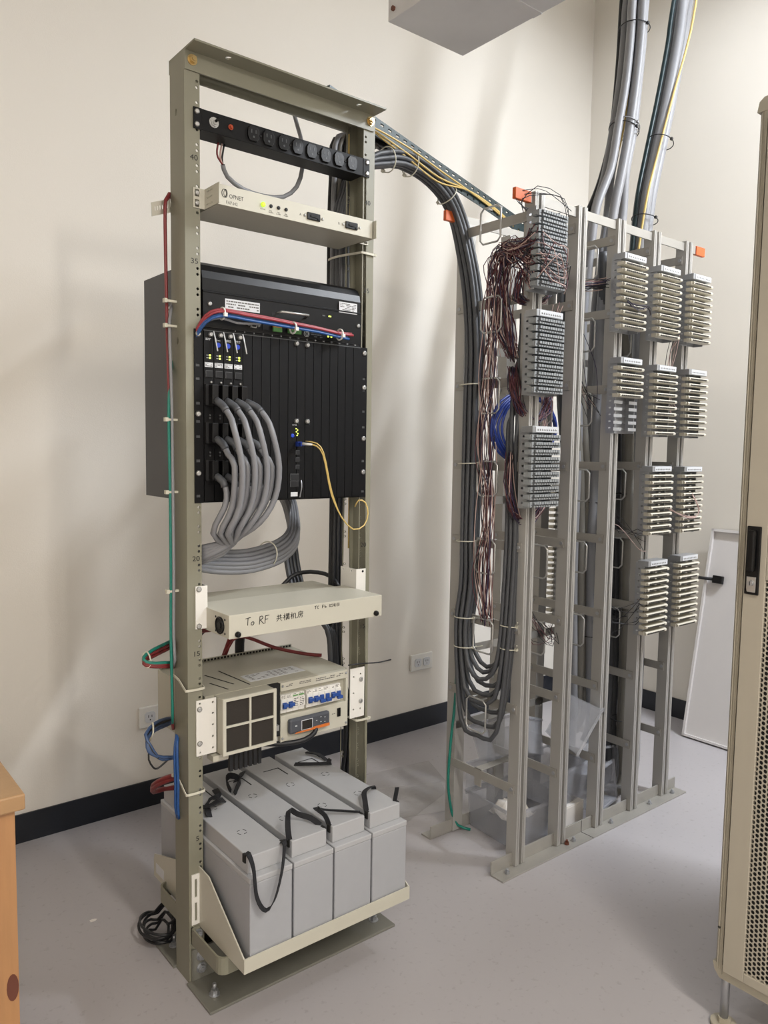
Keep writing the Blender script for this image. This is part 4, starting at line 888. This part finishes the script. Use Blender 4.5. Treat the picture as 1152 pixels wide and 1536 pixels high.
for z, x in ((2.42, 1.412), (2.405, 1.408)): tie((x, .05, z), (.35, 0, 1), .052, .052, ('grey upper' if z > 2.41 else 'black lower')+' cable tie around the left ceiling bundle', 'ties on the left ceiling bundle', 'cmid' if z > 2.41 else 'cblack')
tie((1.448, .05, 2.76), (.1, 0, 1), .052, .052, 'black cable tie near the top of the left ceiling bundle', None, 'cblack')
tie((1.622, .04, 2.415), (.3, 0, 1), .05, .045, 'black cable tie halfway up the right ceiling bundle', None, 'cblack')
tie((1.55, .045, 2.125), (.2, 0, 1), .05, .045, 'black cable tie low on the right ceiling bundle, above the frame', None, 'cblack')
def posttie(z, zb, label, side=-1):
    m = MB(); x0, x1 = (-.268, -.223) if side < 0 else (.19, .268)
    if side < 0:
        m.ribbon([(x0-.004, .06, zb+.012), (x0-.001, .035, zb+.006), (x0, .004, z+.002), (x0+.004, -.004, z), (x1-.004, -.004, z), (x1+.002, .004, z+.001), (x1+.003, .04, z+.004)], (0, 0, 1), .0055, .0018)
        m.box(x0-.008, x0-.002, .057, .064, zb+.008, zb+.015)
    else:
        m.ribbon([(.240, .172, zb), (.224, .15, zb), (.2215, .10, zb), (.222, .01, z+.001), (.226, -.004, z), (.264, -.004, z-.001)], (0, 0, 1), .0055, .0018)
        m.box(.263, .269, -.006, 0, z-.004, z+.003)
    return single('cable_tie', m, 'tie', label, 'cable tie')
posttie(.716, .728, 'white cable tie wrapped around the left post above the power unit\'s ear')
posttie(.468, .485, 'white cable tie wrapped around the left post below the power unit')
posttie(1.782, 1.79, 'white cable tie wrapped around the right post below the fuse panel', 1)
posttie(.542, .54, 'white cable tie wrapped around the right post below the power unit', 1)
for z, nm in ((1.60, 'topmost'), (1.545, 'second'), (1.335, 'third'), (1.17, 'fourth'), (.94, 'lowest')):
    single('cable_tie', MB().box(-.286, -.262, .045, .052, z, z+.005).box(-.292, -.285, .043, .054, z-.002, z+.007), 'tie', f'{nm} small white tie holding the wires to the left post\'s outer side', 'cable tie', 'small ties down the left post')
for x, z in ((-.187, 1.576), (-.0, 1.564), (.137, 1.562)):
    m = MB().tube([(x, -.028+.014*math.cos(a), z+.013*math.sin(a)) for a in [i*math.pi/6 for i in range(12)]], .0022, 5, True).box(x-.004, x+.004, -.047, -.04, z-.008, z)
    single('cable_tie', m, 'white', {-.187: 'left white tie on the red and blue chassis wires', -.0: 'middle white tie on the red and blue chassis wires', .137: 'right white tie on the red and blue chassis wires'}[x], 'cable tie', 'ties on the chassis wires')
tie((.035, .155, .99), (1, .35, .1), .032, .042, 'pale cable tie around the dark cables looping below the chassis', None)
single('cable_tie', MB().tube([(-.335, .085, .772), (-.33, .095, .79), (-.322, .088, .797), (-.32, .072, .778), (-.327, .07, .764)], .002, 5, True), 'tie', 'pale tie at the tip of the red and green wire loop', 'cable tie')
single('cable_tie', MB().tube([(-.305, .12, .57), (-.305, .10, .595), (-.30, .115, .615), (-.297, .132, .592)], .0022, 5, True), 'tie', 'pale tie on the blue wire loop beside the wall outlet', 'cable tie')
# blue coil behind the lower grey blocks
t = thing('cable_coil', 'coil of deep blue cable hung behind the lower grey blocks', 'cable', (.855, -.05, 1.25))
for k in range(5):
    rx = .125+.006*k+rj(.006); rz = .092+.005*k
    obj('coil_turn', MB().tube([(.857+rj(.004)+rx*math.cos(a), -.035+.006*k-8*.0, 1.348+rz*math.sin(a)) for a in [i*math.pi/8 for i in range(16)]], .0042, 7, True), 'coil', t)
cable('ground_wire', [(.757, .115, 1.0), (.752, .13, .8), (.75, .15, .6), (.748, .155, .45), (.728, .15, .318), (.725, .155, .178), (.745, .155, .07), (.77, .15, .02), (.80, .12, .008)], .0045, 'green', 'green ground wire dropping down the frame\'s rear left post')
for a, b, c in (((.82, -.02, 1.03), (.86, .03, .97), (.90, .0, .93)), ): pass
# jumper wires (nobody could count them) ----------------------------
WM = ['w1', 'w2', 'w3', 'w4']
def wires(name, guide, n, jit, r, label, endj=None, cols=(0, 0, 1, 1, 2, 3), seg=.03):
    m = MB()
    for q in range(n):
        m.mat(random.choice(cols)); o = Vector((rj(jit[0]), rj(jit[1]), rj(jit[2])))
        pts = []
        for i, g in enumerate(guide):
            k = 1.6 if 0 < i < len(guide)-1 else 1
            pts.append(Vector(g)+o*.6+Vector((rj(jit[0])*.6*k, rj(jit[1])*.6*k, rj(jit[2])*.6)))
        if endj:
            pts[0] = Vector(guide[0])+Vector((rj(endj[0]), rj(endj[1]), rj(endj[2])))
        m.tube(pts, r*random.uniform(.85, 1.1), 4, step=seg)
    return single(name, m, WM, label, 'wires', kind='stuff')
wires('jumper_wires', [(.705, -.155, 1.80), (.695, -.12, 1.81), (.715, -.05, 1.868), (.722, .0, 1.83), (.722, .012, 1.70), (.722, .012, 1.50), (.720, .014, 1.30), (.72, .005, 1.10), (.72, .016, .9), (.722, .0, .75)], 34, (.012, .03, .02), .0014, 'maroon and white jumper wires hanging in a strand through the wire rings', (.012, .012, .07))
wires('jumper_wires', [(.705, -.165, 1.84), (.70, -.11, 1.85), (.718, -.05, 1.862), (.73, -.02, 1.78), (.735, -.03, 1.65), (.745, -.055, 1.56)], 46, (.018, .03, .03), .0014, 'tangle of maroon jumper wires spilling left of the topmost grey block', (.012, .015, .08), (0, 0, 0, 1, 2, 3))
wires('jumper_wires', [(.70, -.185, 1.83), (.74, -.205, 1.82), (.80, -.20, 1.80), (.835, -.17, 1.79)], 14, (.01, .012, .07), .0014, 'loose jumper wires drooping across the face of the topmost grey block', (.015, .008, .08), (0, 1, 1, 3))
wires('jumper_wires', [(.70, -.12, 1.785), (.705, -.10, 1.72), (.755, -.10, 1.705), (.80, -.11, 1.715), (.835, -.12, 1.74)], 22, (.012, .012, .012), .0014, 'dark maroon wires looping under the topmost grey block', None, (0, 0, 2, 3))
wires('jumper_wires', [(.735, -.07, 1.52), (.720, -.09, 1.455), (.745, -.10, 1.392), (.80, -.105, 1.368), (.845, -.10, 1.40), (.855, -.11, 1.445)], 34, (.012, .014, .014), .0014, 'dark maroon wires looping under the middle grey block', None, (0, 0, 2, 3))
wires('jumper_wires', [(.735, -.07, 1.27), (.712, -.085, 1.19), (.718, -.095, 1.11), (.755, -.10, 1.07), (.80, -.105, 1.072), (.835, -.11, 1.115)], 32, (.012, .012, .012), .0014, 'dark maroon wires looping under the lowest grey block', None, (0, 0, 2, 3, 1))
wires('jumper_wires', [(.86, -.15, 1.80), (.95, -.06, 1.80), (1.05, -.07, 1.80), (1.11, -.12, 1.81)], 24, (.01, .02, .02), .0014, 'violet and maroon wires crossing to the top ivory block of the middle post', (.01, .01, .05), (0, 2, 2, 3, 1))
wires('jumper_wires', [(.85, -.13, 1.70), (.86, -.09, 1.6), (.86, -.09, 1.45), (.86, -.1, 1.3)], 10, (.014, .02, .02), .0011, 'fine maroon wires hanging right of the grey blocks', None, (0, 1))
wires('jumper_wires', [(1.0, -.06, 1.72), (1.05, -.05, 1.62), (1.1, -.05, 1.5), (1.12, -.08, 1.42)], 10, (.03, .03, .05), .001, 'fine loose wires between the second and middle posts', None, (1, 3, 2))
wires('jumper_wires', [(1.22, -.06, 1.08), (1.26, -.10, 1.02), (1.31, -.14, .98), (1.33, -.16, .96)], 6, (.01, .012, .06), .001, 'fine loose wires reaching the third block of the fourth post', None, (1, 3, 3))
wires('jumper_wires', [(1.2, -.06, .74), (1.26, -.10, .70), (1.31, -.14, .72), (1.33, -.16, .76)], 6, (.01, .012, .06), .001, 'fine loose wires reaching the lowest block of the fourth post', None, (1, 3, 3))
wires('jumper_wires', [(.82, -.08, .78), (.87, -.09, .70), (.93, -.09, .68), (.95, -.06, .72)], 8, (.02, .03, .03), .0011, 'fine black wires looping between the first two posts low down', None, (3, 3, 0))
wires('jumper_wires', [(1.43, -.17, 1.67), (1.46, -.14, 1.62), (1.46, -.13, 1.5), (1.47, -.15, 1.42)], 6, (.012, .012, .02), .0011, 'fine wires hanging between the two right front posts', None, (1, 3))
wires('jumper_wires', [(1.12, -.188, 1.75), (1.17, -.192, 1.735), (1.23, -.19, 1.745), (1.28, -.17, 1.73)], 5, (.004, .004, .012), .0012, 'dark wires strung across the top ivory block of the middle post', None, (3, 3, 2))
wires('jumper_wires', [(.70, -.13, 1.96), (.68, -.12, 1.99), (.73, -.14, 2.02), (.81, -.16, 2.01), (.83, -.17, 1.96)], 4, (.02, .015, .015), .0012, 'few dark wires looping over the top of the first post', None, (3,))
wires('jumper_wires', [(1.56, -.188, 1.13), (1.60, -.195, 1.08), (1.58, -.19, 1.05), (1.50, -.185, 1.06), (1.42, -.18, 1.09)], 3, (.004, .004, .008), .0012, 'pale wire straying across the third blocks on the right', None, (1,))

# ------------------------------------------------------------------ plastic bins inside the frame
def bin_(label, loc, rot, wx, wy, h, taper=.9, lid=False, group='frosted plastic bins inside the frame'):
    t = thing('plastic_bin', label, 'plastic bin', loc, group); t.rotation_euler = rot
    th = .003; m = MB(); a, b = wx/2, wy/2; c, d = a*taper, b*taper
    o = [(-c, -d, 0), (c, -d, 0), (c, d, 0), (-c, d, 0), (-a, -b, h), (a, -b, h), (a, b, h), (-a, b, h)]
    i = [(-c+th, -d+th, th), (c-th, -d+th, th), (c-th, d-th, th), (-c+th, d-th, th), (-a+th, -b+th, h), (a-th, -b+th, h), (a-th, b-th, h), (-a+th, b-th, h)]
    m.v = o+i
    for q in ((0, 3, 2, 1), (8, 9, 10, 11)): m.face(list(q))
    for q in range(4):
        r = (q+1) % 4; m.face([q, r, 4+r, 4+q]); m.face([8+r, 8+q, 12+q, 12+r]); m.face([4+q, 4+r, 12+r, 12+q])
    obj('shell', m, 'bin', t, True)
    rm_ = MB().box(-a-.006, a+.006, -b-.006, -b+.001, h-.008, h).box(-a-.006, a+.006, b-.001, b+.006, h-.008, h).box(-a-.006, -a+.001, -b, b, h-.008, h).box(a-.001, a+.006, -b, b, h-.008, h)
    obj('rim', rm_, 'bin', t, True)
    if lid:
        e = obj('lid', MB().box(-a, a, b+.004, b+.008, h-.02, h+wy*.42).box(-a, a, b-.004, b+.004, h+wy*.42-.004, h+wy*.42), 'bin', t, True)
    return t
R = math.radians
bin_('frosted plastic bin with crumpled paper inside, at the frame\'s left foot', (.935, .045, .002), (0, 0, R(-4)), .24, .22, .125, .92, True)
pm = MB(); nx = 7
for i in range(nx):
    for j in range(nx): pm.v.append((.87+.10*i/(nx-1)+rj(.006), -.02+.13*j/(nx-1)+rj(.006), .05+abs(rj(.045))))
for i in range(nx-1):
    for j in range(nx-1): k = i*nx+j; pm.face([k, k+1, k+nx+1, k+nx])
single('crumpled_paper', pm, 'paper', 'crumpled white paper in the frosted bin at the left foot', 'paper')
bin_('empty frosted bin standing between the second and third posts', (1.10, .03, .079), (R(2), R(3), R(8)), .20, .17, .13, .9)
bin_('frosted bin lying askew on the others between the second and third posts', (1.115, .02, .365), (R(115), R(24), R(34)), .22, .17, .13, .88)
bin_('frosted bin tipped against the first posts, left of the askew one', (.93, .06, .245), (R(-24), R(20), R(14)), .21, .17, .12, .9)
bin_('frosted bin on its side behind the third post', (1.235, .03, .09), (R(82), R(0), R(12)), .17, .13, .12, .86)
bin_('frosted bin deepest in the frame, behind the thick floor cables', (1.36, .09, .09), (R(70), R(0), R(-20)), .18, .14, .12, .86)
single('carton', MB().box(1.06, 1.17, -.06, .04, .0, .075).box(1.064, 1.166, -.0615, -.06, .006, .07), 'paper', 'small white carton on the floor under the frosted bins', 'carton', bevel=.001)
single('acrylic_sheet', MB().prism([(.62, .28), (.98, .40), (1.08, .64), (.73, .70)], 'z', .0, .004), 'acr', 'upper clear acrylic sheet lying on the floor behind the frame', 'acrylic sheet')
single('acrylic_sheet', MB().prism([(.57, .36), (.86, .26), (.98, .46), (.66, .58)], 'z', .004, .008), 'acr', 'lower clear acrylic sheet on the floor nearer the rack', 'acrylic sheet')

# ------------------------------------------------------------------ overhead duct
t = thing('overhead_duct', 'galvanised metal duct hanging overhead, cut off by the top of the picture', 'duct', (.205, -.9, 2.2))
d = obj('duct_body', MB().box(.092, .319, -1.62, -.260, 2.202, 2.38), 'galv', t, bevel=.002)
for y in (-.50, -.86, -1.25): obj('bottom_seam', MB().box(.094, .317, y, y+.024, 2.2, 2.202), 'galv', t)
for y in (-.28, -.36, -.47, -.6):
    for z in (2.222, 2.262): obj('bolt', MB().cyl((.092, y, z), (.087, y, z), .0055, 6), 'knot', t)
for x in (.11, .30):
    for y in (-.32, -1.5): obj('hanging_rod', MB().cyl((x, y, 2.38), (x, y, CEIL), .005, 6), 'zinc', t)

# ------------------------------------------------------------------ small perforated bracket on the left post
hs = [rect(.008+.006*i, .011+.006*i, .011, .02) for i in range(6)]
o = link('slotted_bracket', plate(rect(0, .048, 0, .03), hs, .002, fr((-.303, .083, 1.79), (.93, 0, .36), (-.05, 0, 1))), 'cream'); tag(o, 'small slotted cream bracket sticking out behind the left post', 'bracket')

# ------------------------------------------------------------------ cabinet on the right
t = thing('server_cabinet', 'tall beige cabinet with perforated door at the right edge', 'cabinet', (1.0, -1.13, 0))
X0, YC, YE = .604, -.83, -1.43
obj('body', MB().box(X0+.012, 1.4, YE, YC-.004, .135, 1.985), 'cab', t)
def pillar(yc, s):
    pf = [(X0+.06, yc), (X0+.02, yc), (X0+.008, yc-s*.004), (X0+.002, yc-s*.010), (X0, yc-s*.022), (X0+.06, yc-s*.022)]
    m = MB().prism(pf, 'z', .13, 1.99)
    for g in (.010, .015): m.prism([(X0+.0005, yc-s*(g)), (X0-.0010, yc-s*(g+.0012)), (X0+.0005, yc-s*(g+.0024))], 'z', .14, 1.97)
    return obj('frame_pillar', m, 'cabd', t)
pillar(YC, 1); pillar(YE, -1)
obj('top_cap', MB().prism([(YC, 1.972), (YC-.004, 1.992), (YC-.014, 2.0), (YE+.014, 2.0), (YE+.004, 1.992), (YE, 1.972)], 'x', X0-.001, 1.4), 'cabd', t)
obj('bottom_frame', MB().prism([(YC, .152), (YC-.004, .135), (YC-.016, .120), (YE+.016, .120), (YE, .152)], 'x', X0+.001, X0+.06), 'cabd', t)
YD0, YD1 = -.856, -1.408
obj('door_gap', MB().box(X0+.004, X0+.010, YD1-.006, YD0+.005, .15, 1.972), 'slot', t)
px, pz = .0094, .0106; ny = 48; 
hy0 = -.9035; hy1 = hy0-px*ny
dm = obj('door', MB().box(X0-.006, X0+.004, hy0+.002, YD0, .142, 1.966).box(X0-.006, X0+.004, YD1, hy1-.002, .142, 1.966).box(X0-.006, X0+.004, hy1-.002, hy0+.002, .142, .163).box(X0-.006, X0+.004, hy1-.002, hy0+.002, 1.02, 1.966), 'cab', t, bevel=.0015)
pm = MB(); nz = int((1.02-.163)/pz)+2
for i in range(ny+1):
    for j in range(nz):
        cy = hy0-px*i; cz = .163+pz*(j+.5*(i % 2)); k = len(pm.v)
        hexa = [(a*px/1.5*math.cos(q), a*pz/1.732*math.sin(q)) for a in (1,) for q in [n*math.pi/3 for n in range(6)]]
        for (a, b) in hexa: pm.v.append((X0-.002, cy+a, min(1.022, max(.161, cz+b))))
        for q in range(12): pm.v.append((X0-.002, cy+.0040*math.cos(q*math.pi/6), min(1.0215, max(.1615, cz+.0044*math.sin(q*math.pi/6)))))
        for n in range(6): pm.face([k+n, k+(n+1) % 6, k+6+(2*n+2) % 12, k+6+2*n+1, k+6+2*n])
po = obj('perforated_panel', pm, 'cab', dm, label='panel of small round ventilation holes'); po['kind'] = 'stuff'
sd = po.modifiers.new('thickness', 'SOLIDIFY'); sd.thickness = .0012
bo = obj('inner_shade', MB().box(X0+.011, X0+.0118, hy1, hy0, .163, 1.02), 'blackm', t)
h = obj('handle', MB().box(X0-.010, X0-.006, -.890, -.860, .986, 1.130), 'blackg', dm, bevel=.003)
obj('lever', MB().box(X0-.020, X0-.010, -.882, -.866, 1.035, 1.122), 'blackg', h, bevel=.004)
obj('lock_plate', MB().prism([(-.884, .992), (-.867, .992), (-.8655, 1.0), (-.8655, 1.024), (-.8845, 1.024), (-.8845, 1.0)], 'x', X0-.0125, X0-.010), 'steel', h, bevel=.0005)
obj('lock_core', MB().cyl((X0-.0125, -.875, 1.011), (X0-.018, -.875, 1.011), .006, 12), 'zinc', h)
obj('keyhole', MB().box(X0-.0185, X0-.018, -.8757, -.8743, 1.007, 1.015), 'ink', h)
for y in (-.852, -1.40):
    for x in (.625, 1.36):
        f = obj('foot', MB().cyl((x, y, .012), (x, y, .16), .009, 10), 'zinc', t); obj('foot_pad', MB().cyl((x, y, 0), (x, y, .010), .028, 14).cyl((x, y, .010), (x, y, .022), .014, 6), 'cabd', f)
obj('plug_hole', MB().cyl((X0+.0005, -.841, .235), (X0-.0008, -.841, .235), .003, 8), 'slot', t)

# ------------------------------------------------------------------ leaning panel
t = thing('leaning_panel', 'off-white metal panel leaning against the right wall behind the cabinet', 'panel', (2.2, -.2, 0))
ang = math.atan2(2.385-2.21, .93); pu = Vector((math.sin(ang), 0, math.cos(ang))); pn = Vector((-math.cos(ang), 0, math.sin(ang)))
O = Vector((2.205, .165, .004)); Lz = .945; Wy = .62
def pbox(u0, u1, v0, v1, w0, w1):
    m = MB(); c = O+pu*((u0+u1)/2)-AY*((v0+v1)/2)+pn*((w0+w1)/2); m.obox(c, pu, AY, pn, (u1-u0)/2, (v1-v0)/2, (w1-w0)/2); return m
obj('sheet', pbox(0, Lz, 0, Wy, 0, .004), 'panel', t)
for a in ((Lz-.012, Lz, 0, Wy), (0, .010, 0, Wy), (0, Lz, 0, .010), (0, Lz, Wy-.01, Wy)): obj('rim', pbox(*a, 0, .018), 'panel', t)
m = pbox(.70, .735, .04, .085, .004, .026); obj('latch', m, 'blackg', t, bevel=.003)
m = MB(); q0 = O+pu*.717-AY*.04+pn*.014; m.tube([q0, q0+Vector((-.01, .03, 0)), q0+Vector((-.02, .06, .002))], .007, 8); obj('latch_lead', m, 'cblack', t)

# ------------------------------------------------------------------ desk
t = thing('wooden_desk', 'pine desk with a square-edged top at the left edge', 'desk', (-1.25, .05, 0))
obj('top', MB().box(-1.95, -.689, -.303, .33, .672, .70), 'wood', t, bevel=.003)
fp = obj('front_board', MB().box(-1.93, -.703, -.290, -.268, .0, .672), 'woodf', t)
obj('knot', MB().prism([(-.713+.0095*math.cos(a), .362+.024*math.sin(a)) for a in [i*math.pi/8 for i in range(16)]], 'y', -.2906, -.290), 'knot', fp)
obj('rear_board', MB().box(-1.93, -.703, .295, .317, .0, .672), 'woodf', t)
obj('side_board', MB().box(-.725, -.703, -.268, .295, .1, .672), 'woodf', t)
# a few paint flecks and scraps on the floor
for k, (x, y, s, l) in enumerate(((-.36, .39, .010, 'white paper scrap on the floor between desk and rack'), (1.62, -.36, .006, 'tiny dark crumb on the floor right of the frame'))):
    single('floor_scrap', MB().prism([(x+s*math.cos(a)*(1+rj(.3)), y+.6*s*math.sin(a)) for a in [i*math.pi/4 for i in range(8)]], 'z', 0, .001), 'paper' if k == 0 else 'slot', l, 'scrap')
